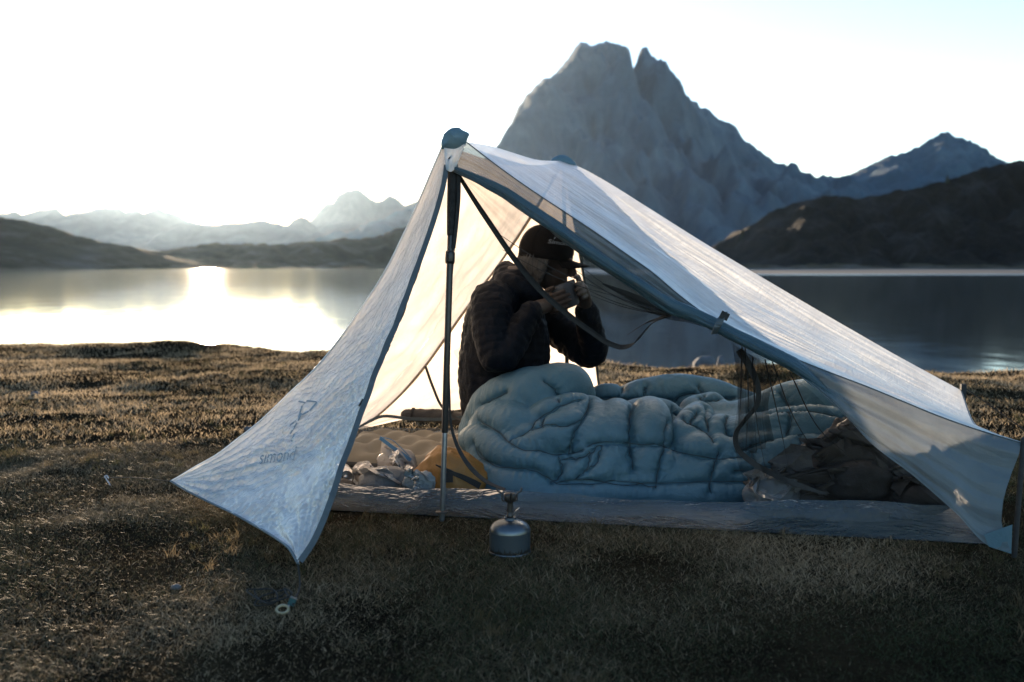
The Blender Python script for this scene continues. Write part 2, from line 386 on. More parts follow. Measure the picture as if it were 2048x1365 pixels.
# lake
m, t, o = newmat("lake_water")
geo = N(t, "ShaderNodeNewGeometry")
mp1 = N(t, "ShaderNodeMapping"); mp1.inputs["Scale"].default_value = (0.9, 0.55, 1); t.links.new(geo.outputs["Position"], mp1.inputs[0])
n1 = noise_node(t, 1.0, 3, 0.5, mp1.outputs[0]); n2 = noise_node(t, 0.12, 2, 0.5, mp1.outputs[0])
sep = N(t, "ShaderNodeSeparateXYZ"); t.links.new(geo.outputs["Position"], sep.inputs[0])
def mr(t, src, a, b, c=0.0, d=1.0):
    q = N(t, "ShaderNodeMapRange"); q.interpolation_type = 'SMOOTHSTEP'; q.inputs[1].default_value = a; q.inputs[2].default_value = b; q.inputs[3].default_value = c; q.inputs[4].default_value = d
    t.links.new(src, q.inputs[0]); return q.outputs[0]
def mth(t, op, a, b=None):
    q = N(t, "ShaderNodeMath", operation=op)
    for i, s in enumerate((a, b)):
        if s is None: continue
        if isinstance(s, (int, float)): q.inputs[i].default_value = s
        else: t.links.new(s, q.inputs[i])
    return q.outputs[0]
# breeze-ruffled strip in front of the far right shore
ruf = mth(t, 'MULTIPLY', mth(t, 'MULTIPLY', mr(t, sep.outputs[1], 118, 150), mr(t, sep.outputs[0], 0, 45)), 1.0)
b = N(t, "ShaderNodeBsdfPrincipled"); b.inputs["Base Color"].default_value = (0.012, 0.02, 0.024, 1); b.inputs["IOR"].default_value = 1.333
t.links.new(mth(t, 'ADD', mth(t, 'MULTIPLY', ruf, 0.7), 0.065), b.inputs["Roughness"])
hsum = mth(t, 'ADD', n1.outputs["Fac"], mth(t, 'MULTIPLY', n2.outputs["Fac"], 2.0))
bp = N(t, "ShaderNodeBump"); bp.inputs["Strength"].default_value = 0.25; bp.inputs["Distance"].default_value = 0.03
t.links.new(hsum, bp.inputs["Height"]); t.links.new(bp.outputs[0], b.inputs["Normal"]); t.links.new(b.outputs[0], o.inputs["Surface"])
M_water = m
v = np.array([(-900, 4, WATER_Z), (1200, 4, WATER_Z), (1200, 420, WATER_Z), (-900, 420, WATER_Z)], float)
setp(mk("lake", v, [(0, 1, 2, 3)], M_water, None, False), kind="structure")

# meadow
def shore_y(x):
    return np.interp(x, [-40, -9, -5, -2.6, -2.1, -1.4, 0, 1.2, 3.5, 5, 40], [13.5, 11.0, 10.1, 9.9, 9.35, 9.2, 8.6, 7.85, 7.6, 7.5, 9.0]) + 0.10 * fbm(x * 1.3, 1.7, 0, 3, 81)
def ground_z(x, y):
    x = np.asarray(x, float); y = np.asarray(y, float)
    far = sstep(4.4, 6.5, y); side = np.maximum(sstep(-1.3, -2.2, x), sstep(1.9, 3.0, x)); q = np.maximum(far, side * 0.7)
    z = 0.006 * fbm(x * 5, y * 5, 0, 3, 91) * (0.5 + q) + 0.012 * q * fbm(x * 1.6, y * 2.6, 0, 3, 92) + 0.012 * q * fbm(x * .5, y * .8, 0, 2, 93)
    s = shore_y(x); d = s - y
    z = z + 0.05 * np.exp(-((d - 0.5) / 0.45) ** 2) * np.maximum(0, fbm(x * 0.9, 2.2, 0, 3, 95) + 0.25)
    z = np.where(d < 0.12, z + (d - 0.12) * 1.6, z)
    return np.maximum(z, -1.2)
def meadow(xa, xb, ya, yb, nx, ny, k):
    x = np.linspace(xa, xb, nx); y = np.linspace(ya, yb, ny); X, Y = np.meshgrid(x, y, indexing='ij'); return X, Y
xs = np.concatenate([np.linspace(-60, -9, 40)[:-1], np.linspace(-9, 9, 420), np.linspace(9, 60, 40)[1:]])
ys = np.concatenate([np.linspace(-40, 1.2, 20)[:-1], np.linspace(1.2, 16, 420)])
X, Y = np.meshgrid(xs, ys, indexing='ij'); Z = ground_z(X, Y)
m, t, o = newmat("turf")
tc = N(t, "ShaderNodeTexCoord")
n1 = noise_node(t, 2.2, 6, 0.65, tc.outputs["Object"]); n2 = noise_node(t, 45, 5, 0.7, tc.outputs["Object"])
r1 = ramp(t, n1.outputs["Fac"], [(0.32, (0.012, 0.010, 0.007)), (0.52, (0.026, 0.020, 0.012)), (0.7, (0.042, 0.031, 0.018))])
r2 = ramp(t, n2.outputs["Fac"], [(0.3, (0.35, 0.35, 0.35)), (0.7, (1.1, 1.1, 1.1))])
mx = N(t, "ShaderNodeMix", data_type='RGBA', blend_type='MULTIPLY'); mx.inputs[0].default_value = 0.8
t.links.new(r1.outputs[0], mx.inputs[6]); t.links.new(r2.outputs[0], mx.inputs[7])
b = N(t, "ShaderNodeBsdfPrincipled"); b.inputs["Roughness"].default_value = 1.0; b.inputs["Specular IOR Level"].default_value = 0.0
t.links.new(mx.outputs[2], b.inputs["Base Color"])
bp = N(t, "ShaderNodeBump"); bp.inputs["Strength"].default_value = 0.8; bp.inputs["Distance"].default_value = 0.012
t.links.new(n2.outputs["Fac"], bp.inputs["Height"]); t.links.new(bp.outputs[0], b.inputs["Normal"]); t.links.new(b.outputs[0], o.inputs["Surface"])
M_turf = m
setp(mk("ground", np.stack([X, Y, Z], -1).reshape(-1, 3), gridf(len(xs), len(ys)), M_turf), kind="structure")

# grass blades
m, t, o = newmat("grass_blade")
tc = N(t, "ShaderNodeTexCoord"); at = N(t, "ShaderNodeAttribute", attribute_name="tint")
n1 = noise_node(t, 1.7, 4, 0.6, tc.outputs["Object"])
sm = mth(t, 'ADD', mth(t, 'MULTIPLY', at.outputs["Fac"], 0.75), mth(t, 'MULTIPLY', n1.outputs["Fac"], 0.45))
r1 = ramp(t, sm, [(0.2, (0.034, 0.048, 0.021)), (0.42, (0.070, 0.062, 0.033)), (0.6, (0.13, 0.10, 0.060)), (0.9, (0.40, 0.31, 0.20))])
b = N(t, "ShaderNodeBsdfPrincipled"); t.links.new(r1.outputs[0], b.inputs["Base Color"]); b.inputs["Roughness"].default_value = 0.6; b.inputs["Specular IOR Level"].default_value = 0.08
tr = N(t, "ShaderNodeBsdfTranslucent"); t.links.new(r1.outputs[0], tr.inputs[0])
mx = N(t, "ShaderNodeMixShader"); mx.inputs[0].default_value = 0.5; t.links.new(b.outputs[0], mx.inputs[1]); t.links.new(tr.outputs[0], mx.inputs[2]); t.links.new(mx.outputs[0], o.inputs["Surface"])
M_grass = m
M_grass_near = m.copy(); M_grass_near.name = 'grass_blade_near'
for q in M_grass_near.node_tree.nodes:                         # translucency cut so sunlit near blades dim and shaded ones lift
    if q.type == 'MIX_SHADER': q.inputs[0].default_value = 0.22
TUB = np.array([[-0.93, 3.3], [-0.74, 4.45], [1.64, 3.88], [1.39, 2.83]])
def in_tub(x, y):
    r = np.ones(len(x), bool)
    for i in range(4):
        a, b_ = TUB[i], TUB[(i + 1) % 4]; r &= ((b_[0]-a[0])*(y-a[1]) - (b_[1]-a[1])*(x-a[0])) < 0.0
    return r
def grass(name, n, ya, yb, hgt, wid, spread, seed, label, warm=0.5, mat=None, wide=0.62):
    rg = np.random.default_rng(seed)
    # denser in clumps
    m_ = int(n * 1.9); y = ya + (yb - ya) * rg.random(m_) ** 0.85; x = (rg.random(m_) - 0.5) * 2 * (wide * y + 0.45)
    den = fbm(x * 3.1, y * 3.1, 0, 4, 101); keep = (rg.random(m_) < 0.60 + 0.35 * den) & ~in_tub(x, y) & (y < shore_y(x) - 0.02)
    x, y, den = x[keep][:n], y[keep][:n], den[keep][:n]; k = len(x)
    z = ground_z(x, y) - 0.002
    h = hgt * (0.35 + 0.9 * rg.random(k) ** 1.7) * (1 + 0.45 * np.clip(den, -0.8, 1)); a = rg.random(k) * 6.283; lean = (0.35 + 1.1 * rg.random(k)) * h * spread
    wd = wid * (0.6 + 0.7 * rg.random(k)); fa = rg.random(k) * 6.283
    d = np.stack([np.cos(a), np.sin(a), 0 * a], 1); s = np.stack([np.cos(fa), np.sin(fa), 0 * fa], 1) * wd[:, None] / 2
    b0 = np.stack([x, y, z], 1); up = np.array([0, 0, 1.0])
    mid_ = b0 + d * lean[:, None] * 0.35 + up * (h * 0.62)[:, None]; tip = b0 + d * lean[:, None] + up * h[:, None]
    V = np.stack([b0 - s, b0 + s, mid_ + s * .75, mid_ - s * .75, tip], 1).reshape(-1, 3)
    i = np.arange(k)[:, None] * 5
    Ft = np.concatenate([i + np.array([[0, 1, 2]]), i + np.array([[0, 2, 3]]), i + np.array([[3, 2, 4]])])
    o = mk(name, V, Ft, mat or M_grass, None, True); setp(o, label, "grass", kind="stuff")
    tint = np.repeat(np.clip(warm + 0.22 * rg.standard_normal(k) + 0.32 * fbm(x * 1.1, y * 1.1, 0, 3, 105), 0, 1), 5)
    at_ = o.data.attributes.new("tint", 'FLOAT', 'POINT'); at_.data.foreach_set("value", tint.astype(np.float32)); return o
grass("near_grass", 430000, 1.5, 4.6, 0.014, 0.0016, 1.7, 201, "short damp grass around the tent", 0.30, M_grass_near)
grass("shore_grass", 240000, 4.4, 12.2, 0.024, 0.0042, 1.1, 202, "sunlit grass between the tent and the lake", 0.80, None, 0.78)  # straw tint raised further, sunlight partly put into the blade colour

def tufts(name, n, ya, yb, seed, label):
    """scattered longer tufts standing above the short sward"""
    rg = np.random.default_rng(seed); y = ya + (yb - ya) * rg.random(n); x = (rg.random(n) - .5) * 2 * (0.56 * y + 0.3)
    k = (fbm(x * 1.4, y * 1.4, 0, 3, 111) > -0.05) & ~in_tub(x, y) & (y < shore_y(x) - .1); x, y = x[k], y[k]
    m_ = 16; X_ = np.repeat(x, m_) + rg.standard_normal(len(x) * m_) * .010; Y_ = np.repeat(y, m_) + rg.standard_normal(len(x) * m_) * .010; q = len(X_)
    hh = np.repeat(0.020 + 0.024 * rg.random(len(x)) ** 2, m_) * (.45 + .8 * rg.random(q)); a = rg.random(q) * 6.283; lean = hh * (.3 + .9 * rg.random(q)); fa = rg.random(q) * 6.283
    wd = .0013 + .0014 * rg.random(q); d = np.stack([np.cos(a), np.sin(a), 0 * a], 1); s_ = np.stack([np.cos(fa), np.sin(fa), 0 * fa], 1) * wd[:, None] / 2
    b0 = np.stack([X_, Y_, ground_z(X_, Y_) - .002], 1); up = np.array([0, 0, 1.]); md = b0 + d * (lean * .3)[:, None] + up * (hh * .62)[:, None]; tp = b0 + d * lean[:, None] + up * hh[:, None]
    V = np.stack([b0 - s_, b0 + s_, md + s_ * .8, md - s_ * .8, tp], 1).reshape(-1, 3); i = np.arange(q)[:, None] * 5
    o = mk(name, V, np.concatenate([i + np.array([[0, 1, 2]]), i + np.array([[0, 2, 3]]), i + np.array([[3, 2, 4]])]), M_grass); setp(o, label, "grass", kind="stuff")
    t_ = np.clip(np.repeat(.15 + .45 * rg.random(len(x)), m_ * 5), 0, 1); at_ = o.data.attributes.new("tint", 'FLOAT', 'POINT'); at_.data.foreach_set("value", t_.astype(np.float32))
tufts("grass_tufts", 3800, 1.6, 9.0, 203, "longer green tufts in the short grass")
# ------------------------------------------------------------------ tent materials
def dcf(name, front, trans, k_dif, k_trl, k_tra, gloss=0.12, rough=0.32, bumps=((90, 0.35, (1, 1, 1)),), tint=(1, 1, 1), grime=0.25):
    """thin laminate: shares of reflected, scattered-through and clear light, with a crinkled surface"""
    m, t, o = newmat(name)
    vec0 = mapped(t, "UV", (1, 1, 1))
    n = noise_node(t, 7, 6, 0.65, vec0)
    g = ramp(t, n.outputs["Fac"], [(0.3, tuple(1 - grime for _ in range(3))), (0.7, (1, 1, 1))])
    def tinted(c):
        x = N(t, "ShaderNodeMix", data_type='RGBA', blend_type='MULTIPLY'); x.inputs[0].default_value = 1.0
        x.inputs[6].default_value = (*c, 1); t.links.new(g.outputs[0], x.inputs[7]); return x.outputs[2]
    nrm = None
    for sc, st, strch in bumps:
        vv = mapped(t, "UV", strch); nn = noise_node(t, sc, 4, 0.6, vv, 0.6)
        b = N(t, "ShaderNodeBump"); b.inputs["Strength"].default_value = st; b.inputs["Distance"].default_value = 0.6 / sc
        t.links.new(nn.outputs["Fac"], b.inputs["Height"])
        if nrm is not None: t.links.new(nrm, b.inputs["Normal"])
        nrm = b.outputs[0]
    d = N(t, "ShaderNodeBsdfDiffuse"); t.links.new(tinted(front), d.inputs[0]); t.links.new(nrm, d.inputs["Normal"])
    l = N(t, "ShaderNodeBsdfTranslucent"); t.links.new(tinted(trans), l.inputs[0]); t.links.new(nrm, l.inputs["Normal"])
    c = N(t, "ShaderNodeBsdfTransparent"); c.inputs[0].default_value = (*tint, 1)
    gl = N(t, "ShaderNodeBsdfAnisotropic") if False else N(t, "ShaderNodeBsdfGlossy"); gl.inputs["Roughness"].default_value = rough; t.links.new(nrm, gl.inputs["Normal"])
    tot = k_dif + k_trl + k_tra
    m1 = N(t, "ShaderNodeMixShader"); m1.inputs[0].default_value = k_trl / (k_dif + k_trl); t.links.new(d.outputs[0], m1.inputs[1]); t.links.new(l.outputs[0], m1.inputs[2])
    m2 = N(t, "ShaderNodeMixShader"); m2.inputs[0].default_value = k_tra / tot; t.links.new(m1.outputs[0], m2.inputs[1]); t.links.new(c.outputs[0], m2.inputs[2])
    fr = N(t, "ShaderNodeFresnel"); fr.inputs[0].default_value = 1.5; t.links.new(nrm, fr.inputs["Normal"])
    fm = mth(t, 'MULTIPLY', fr.outputs[0], gloss * 5)
    cl = N(t, "ShaderNodeClamp"); t.links.new(fm, cl.inputs[0])
    m3 = N(t, "ShaderNodeMixShader"); t.links.new(cl.outputs[0], m3.inputs[0]); t.links.new(m2.outputs[0], m3.inputs[1]); t.links.new(gl.outputs[0], m3.inputs[2])
    t.links.new(m3.outputs[0], o.inputs["Surface"]); return m
CR = ((38, 0.55, (1, 0.55, 1)), (130, 0.5, (1, 1, 1)))
M_door = dcf("door_laminate", (0.80, 0.92, 0.98), (0.98, 0.97, 0.96), 0.48, 0.49, 0.03, 0.20, 0.24, CR)
M_head = dcf("head_laminate", (0.70, 0.70, 0.68), (0.90, 0.78, 0.66), 0.22, 0.74, 0.04, 0.04, 0.4, ((60, 0.25, (1, 1, 1)),))
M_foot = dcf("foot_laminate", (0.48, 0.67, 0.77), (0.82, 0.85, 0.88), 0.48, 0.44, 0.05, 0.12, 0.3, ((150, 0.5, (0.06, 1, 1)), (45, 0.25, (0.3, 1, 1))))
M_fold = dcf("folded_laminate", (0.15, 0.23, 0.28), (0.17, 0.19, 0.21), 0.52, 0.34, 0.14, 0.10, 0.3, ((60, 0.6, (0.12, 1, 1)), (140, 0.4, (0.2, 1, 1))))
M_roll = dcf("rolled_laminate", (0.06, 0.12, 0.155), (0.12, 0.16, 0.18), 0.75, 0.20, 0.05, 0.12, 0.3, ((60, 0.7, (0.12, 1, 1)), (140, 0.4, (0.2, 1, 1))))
M_tub = dcf("tub_laminate", (0.08, 0.125, 0.165), (0.15, 0.17, 0.20), 0.42, 0.25, 0.33, 0.12, 0.3, ((60, 0.35, (0.35, 1, 1)), (14, 0.5, (0.3, 1, 1))))
M_floor = dcf("floor_laminate", (0.08, 0.09, 0.10), (0.1, 0.1, 0.1), 0.85, 0.15, 0.0, 0.08, 0.4, ((18, 0.7, (0.4, 1, 1)),))
M_patch = dcf("patch_cloth", (0.12, 0.23, 0.30), (0.14, 0.22, 0.27), 0.7, 0.25, 0.05, 0.08, 0.4, ((80, 0.4, (1, 1, 1)),))
M_hem = stuffmat("hem_tape", (0.035, 0.05, 0.06), (0.06, 0.085, 0.10), 0.5, 30, 0.2, 120)
M_seam = dcf("seam_tape", (0.30, 0.28, 0.25), (0.50, 0.42, 0.33), 0.4, 0.5, 0.1, 0.06, 0.4)
M_web = stuffmat("black_webbing", (0.010, 0.011, 0.012), (0.022, 0.024, 0.026), 0.75, 60, 0.3, 300)
M_cord = stuffmat("dark_cord", (0.012, 0.012, 0.012), (0.025, 0.025, 0.022), 0.95, 80, 0.3, 400)
M_print = stuffmat("print_ink", (0.10, 0.15, 0.18), (0.30, 0.38, 0.43), 0.6, 120)
def netmat(name, opq, col):
    m, t, o = newmat(name)
    d = N(t, "ShaderNodeBsdfDiffuse"); d.inputs[0].default_value = (*col, 1); c = N(t, "ShaderNodeBsdfTransparent")
    vec = mapped(t, "UV", (1, 1, 1)); n = noise_node(t, 14, 4, 0.6, vec)
    r = mr(t, n.outputs["Fac"], 0.3, 0.7, opq * 0.75, opq * 1.25)
    lw = N(t, "ShaderNodeLayerWeight"); lw.inputs[0].default_value = 0.35          # threads close up where the net is seen edge-on
    e = mth(t, 'ADD', r, mth(t, 'MULTIPLY', lw.outputs["Facing"], 0.30)); cl = N(t, "ShaderNodeClamp"); t.links.new(e, cl.inputs[0])
    x = N(t, "ShaderNodeMixShader"); t.links.new(cl.outputs[0], x.inputs[0]); t.links.new(c.outputs[0], x.inputs[1]); t.links.new(d.outputs[0], x.inputs[2])
    t.links.new(x.outputs[0], o.inputs["Surface"]); return m
M_net = netmat("bug_net", 0.22, (0.018, 0.017, 0.017)); M_net2 = netmat("bug_net_layered", 0.42, (0.018, 0.017, 0.017)); M_tan = netmat("bug_net_far", 0.16, (0.10, 0.075, 0.05))

# ------------------------------------------------------------------ tent geometry
FA = P(908, 272, 3.15); RA = P(1127, 322, 4.30)
HN = P(342, 963, 3.23); VN = P(596, 1128, 2.46); HF = P(655, 872, 4.55)
FN = P(2042, 886, 2.75); FF = P(1922, 781, 3.88)
tent = empty("tent", (0.2, 3.6, 0.0), "pale translucent trekking pole tent pitched on the lakeside grass", "tent")
def wr(S, amp, su, sv, seed, oct=3, fade=True):
    """push a patch along its normal with stretched noise"""
    nu, nv = S.shape[:2]; u = np.linspace(0, 1, nu)[:, None]; v = np.linspace(0, 1, nv)[None]
    e = (4 * u * (1 - u)) ** 0.4 * (4 * v * (1 - v)) ** 0.4 if fade else 1
    return S + gnorm(S) * (amp * fbm(u * su, v * sv, 0, oct, seed) * e)[..., None]

def PL(lst): return [P(*a) for a in lst]
# near left door half : apex - head corner - door peg
silh = PL([(886, 290, 3.15), (862, 345, 3.15), (830, 420, 3.16), (768, 545, 3.18), (702, 648, 3.19), (640, 724, 3.2), (580, 788, 3.21), (520, 842, 3.22), (430, 913, 3.23)]) + [HN]
zipe = PL([(894, 305, 3.14), (884, 372, 3.10), (862, 450, 3.05), (832, 535, 2.98), (800, 620, 2.91), (766, 705, 2.83), (730, 792, 2.75), (695, 885, 2.67), (660, 985, 2.58), (628, 1070, 2.51)]) + [VN]
hem = [HN] + PL([(388, 990, 3.1), (440, 1014, 2.97), (500, 1046, 2.8), (548, 1075, 2.65), (580, 1100, 2.53)]) + [VN]
S = coons([silh[0], (silh[0] + zipe[0]) / 2, zipe[0]], hem, silh, zipe, 240, 360)
nu, nv = 240, 360; u = np.linspace(0, 1, nu)[:, None]; v_ = np.linspace(0, 1, nv)[None]
nrm = gnorm(S); sg = np.sign(nrm[120, 180] @ np.array([0, -1, 0]))
env = (4 * u * (1 - u)) ** 0.6 * np.sin(np.pi * np.clip(v_, 0, 1)) ** 0.7
dz = -0.035 * env * sg                                                   # hangs slightly hollow
dz = dz + 0.0035 * fbm(u * 9, v_ * 22, 0, 3, 301) * (4*u*(1-u)) ** .3 * np.clip(v_*3, 0, 1)
# tension folds fanning out of both lower corners
for (cu, k, sd) in ((0.0, 26, 302), (1.0, 22, 303)):
    du = (u - cu) * 0.95; dv = (1.0 - v_) * 1.35; ang = np.arctan2(np.abs(du) + 1e-4, dv + 1e-4); rr = np.sqrt(du**2 + dv**2)
    dz = dz + 0.0045 * np.exp(-(rr / 0.34) ** 2) * np.sin(ang * k + 2 * vnoise(ang * 5, rr * 6, 0, sd)) * np.clip(rr * 12, 0, 1)
q_u = u * (0.15 + 0.85 * v_) * 1.0; q_v = v_ * 1.45                          # metres across and down the cloth
wv = fbm(q_u * 3, q_v * 3, 0, 2, 304)
cr = 1 - 2 * np.abs(fbm(q_u * 34 + 2 * wv, q_v * 20 + 3 * wv + q_u * 16, 0, 3, 305)); cr2 = 1 - 2 * np.abs(fbm(q_u * 75 - q_v * 22, q_v * 50 + q_u * 20, 0, 2, 306))
dz = dz + (0.0040 * cr + 0.0020 * cr2) * (0.35 + 0.65 * sstep(0.3, 0.75, v_)) * (0.75 + 0.5 * fbm(q_u * 5, q_v * 5, 0, 2, 307)) * np.clip(v_ * 4, 0, 1)
S_door = S + nrm * dz[..., None]
door = sheet("door_panel", S_door, M_door, tent); door["label"] = "closed left half of the near door, crinkled blue-white"
ribbon("zip_tape", [S_door[-1, i] + np.array([0.004, -0.004, 0]) for i in range(12, 360, 15)] , 0.016, M_hem, door, (1, 0.5, 0), 0.002, 80)
tube("hem_cord", [S_door[i, -1] for i in range(0, 240, 24)] + [S_door[-1, -1]], 0.0035, M_fold, door, samp=50, n=6)
tube("ridge_seam", [S_door[0, i] for i in range(0, 360, 21)] + [S_door[0, -1]], 0.003, M_door, door, samp=60, n=6)
# printed mark and name on the door, laid on the cloth
gx, gy = PXY(S_door); sel = (np.abs(gx - 580) < 70) & (np.abs(gy - 870) < 80)
A = np.c_[gx[sel], gy[sel], (gx[sel]-580)**2, (gy[sel]-870)**2, (gx[sel]-580)*(gy[sel]-870), np.ones(sel.sum())]; co, *_ = np.linalg.lstsq(A, S_door[..., 1][sel], rcond=None)
def on_door(px, py):
    return P(px, py, float(np.array([px, py, (px-580)**2, (py-870)**2, (px-580)*(py-870), 1]) @ co) - 0.006)
def text_mesh(s, n=3):
    c = bpy.data.curves.new("t", 'FONT'); c.body = s; c.resolution_u = n; c.shear = 0.15
    o = bpy.data.objects.new("t", c); COL.objects.link(o); dg = bpy.context.evaluated_depsgraph_get(); dg.update()
    e = o.evaluated_get(dg).to_mesh(); v = np.array([a.co[:] for a in e.vertices]); f = [tuple(p.vertices) for p in e.polygons]
    o.evaluated_get(dg).to_mesh_clear(); bpy.data.objects.remove(o); bpy.data.curves.remove(c); return v, f
tv, tf = text_mesh("simond"); tv = tv[:, :2] / tv[:, 0].max()
# baseline from (512,925) to (592,918); letters stand 34 px tall
V = np.array([on_door(516 + 74 * a + 10 * b * 1.6, 929 - 9 * a - 118 * b) for a, b in tv])
mk("printed_name", V, tf, M_print, door, False)
def stroke(pts, wpx, name, offs=on_door, par=None, mat=None):
    out = []
    for (a, b), (c, d) in zip(pts[:-1], pts[1:]):
        L = math.hypot(c - a, d - b); nx, ny = -(d - b) / L * wpx / 2, (c - a) / L * wpx / 2
        out.append((np.array([offs(a+nx, b+ny), offs(c+nx, d+ny), offs(c-nx, d-ny), offs(a-nx, b-ny)]), [(0, 1, 2, 3)]))
    v, f = join(out); return mk(name, v, f, mat, par, False)
for pl in ([(597, 803), (611, 806)], [(613, 802), (633, 804)], [(634, 805), (619, 822)], [(617, 823), (604, 830)], [(603, 827), (596, 842)], [(604, 812), (597, 836)], [(594, 846), (580, 868)], [(589, 868), (583, 884)], [(578, 852), (592, 842)]):
    stroke(pl, 3.2, "printed_mark", on_door, door, M_print)
bx_v, bx_f = box_mesh(P(726, 808, 2.745), (0.018, 0.010, 0.022), np.array(Matrix.Rotation(0.5, 3, 'Y'))); mk("door_toggle", bx_v, bx_f, M_web, tent, False)

# head end slope, seen from inside with the sun on it
seam = [RA] + PL([(1062, 432, 4.36), (1010, 510, 4.4), (960, 578, 4.43), (905, 655, 4.46), (850, 732, 4.49), (790, 800, 4.52), (730, 848, 4.54)]) + [HF]
ridge_l = [FA + np.array([-.01, .01, -.012]), (FA + RA) / 2 + np.array([0, 0, -.05]), RA]
S = coons(ridge_l, [HN, (HN + HF) / 2 + np.array([.10, 0, 0]), HF], silh, seam, 60, 70)
S_head = wr(S, 0.012, 7, 9, 311)
sheet("head_panel", S_head, M_head, tent)
ribbon("seam_tape", [S_head[-1, i] + np.array([0.0, -0.012, 0.0]) for i in range(0, 70, 5)] + [S_head[-1, -1]], 0.020, M_seam, tent, (1, 0.2, 0.6), 0.001, 60)
# far door half on the head side
VF = np.array([0.47, 5.15, 0.03])
fe = [RA] + [RA + (VF - RA) * k + np.array([0.015 * math.sin(math.pi * k), 0, -0.02 * math.sin(math.pi * k)]) for k in (.25, .5, .75)] + [VF]
S = coons([RA + np.array([-.002, 0, 0]), RA + np.array([0, 0, 0.001]), RA + np.array([.002, 0, 0])], [HF, (HF + VF) / 2 + np.array([0, -.12, .10]), VF], seam, fe, 50, 60)
S_fd = wr(S, 0.008, 6, 8, 312)
fd = sheet("far_door_panel", S_fd, M_head, tent); fd["label"] = "left half of the far door, glowing cream with the sun behind"
ribbon("zip_tape", [S_fd[-1, i] for i in range(2, 60, 6)] + [S_fd[-1, -1]], 0.014, M_hem, fd, (1, 0, 0), 0.002, 40)
# far door half on the foot side is rolled up along the far edge of the foot panel
# foot end slope
top_line = [FA + np.array([.045, .02, -.004])] + PL([(985, 287, 3.45), (1030, 303, 3.7), (1075, 318, 3.95), (1100, 321, 4.12)]) + [RA]
near_seam = PL([(932, 284, 3.15), (985, 325, 3.12), (1050, 372, 3.09), (1110, 412, 3.06), (1180, 458, 3.04), (1240, 500, 3.02), (1300, 542, 3.0), (1370, 600, 2.97), (1430, 642, 2.95), (1520, 688, 2.92), (1620, 730, 2.89), (1755, 782, 2.84), (1881, 834, 2.8), (1980, 868, 2.77)]) + [FN]
far_edge = [RA] + PL([(1165, 337, 4.27), (1200, 356, 4.25), (1300, 418, 4.19), (1400, 481, 4.13), (1500, 541, 4.08), (1600, 600, 4.03), (1700, 658, 3.98), (1800, 715, 3.94), (1870, 753, 3.9)]) + [FF]
foot_hem = [FN] + PL([(2005, 874, 2.95), (1975, 862, 3.2), (1950, 850, 3.45), (1936, 822, 3.7)]) + [FF]
S = coons(top_line, foot_hem, near_seam, far_edge, 200, 220)
S_foot = wr(S, 0.010, 5, 3, 321); S_foot = wr(S_foot, 0.0030, 60, 5, 322); S_foot = wr(S_foot, 0.0013, 150, 14, 323, 2)
foot = sheet("foot_panel", S_foot, M_foot, tent); foot["label"] = "long roof panel sloping to the foot end, finely creased"
tube("seam_cord", [S_foot[0, i] for i in range(0, 220, 12)] + [S_foot[0, -1]], 0.0020, M_hem, foot, samp=80, n=6)
tube("hem_cord", [S_foot[i, -1] for i in range(0, 200, 16)] + [S_foot[-1, -1]], 0.003, M_fold, foot, samp=40, n=6)
# folded-back right door half: taut part between the seam and the roll
rollc = PL([(908, 338, 3.13), (955, 357, 3.10), (998, 380, 3.075), (1066, 424, 3.045), (1100, 448, 3.035), (1140, 477, 3.02), (1200, 519, 3.0), (1270, 566, 2.98), (1340, 612, 2.96), (1400, 636, 2.945), (1450, 662, 2.93), (1530, 702, 2.9), (1600, 740, 2.875), (1660, 790, 2.85)])
loose = PL([(908, 335, 3.135), (955, 350, 3.11), (998, 370, 3.085), (1066, 413, 3.055), (1100, 437, 3.045), (1140, 466, 3.03), (1200, 508, 3.01), (1270, 556, 2.99), (1340, 602, 2.965), (1400, 630, 2.95), (1450, 655, 2.935), (1530, 700, 2.9), (1600, 745, 2.86), (1665, 800, 2.83), (1740, 885, 2.8), (1830, 955, 2.77), (1910, 1025, 2.74), (1990, 1098, 2.71)])
BN = P(2022, 1104, 2.70)
fold_r = [FN] + PL([(2030, 930, 2.735), (2010, 985, 2.72), (2003, 1035, 2.71), (2012, 1075, 2.705)]) + [BN]
ns_down = [a + np.array([0, 0, -0.002]) for a in near_seam]
S = coons(ns_down, loose + [BN], [ns_down[0], (ns_down[0] + loose[0]) / 2, loose[0]], fold_r, 110, 40)
nu, nv = S.shape[:2]; uu = np.linspace(0, 1, nu)[:, None]; vv = np.linspace(0, 1, nv)[None]
fold = 0.010 * fbm(uu * 2.5, vv * 6, 0, 3, 331) * (4 * vv * (1 - vv)) ** .5 + 0.012 * np.sin(vv * 16 + 3 * uu + 2 * fbm(uu * 2, vv * 2, 0, 2, 332)) * (4 * vv * (1 - vv)) * sstep(0.35, 0.8, uu)
S_rd = S + gnorm(S) * fold[..., None]
rd = sheet("folded_door_panel", S_rd, M_fold, tent); rd["label"] = "right half of the near door, gathered back and hanging slack"
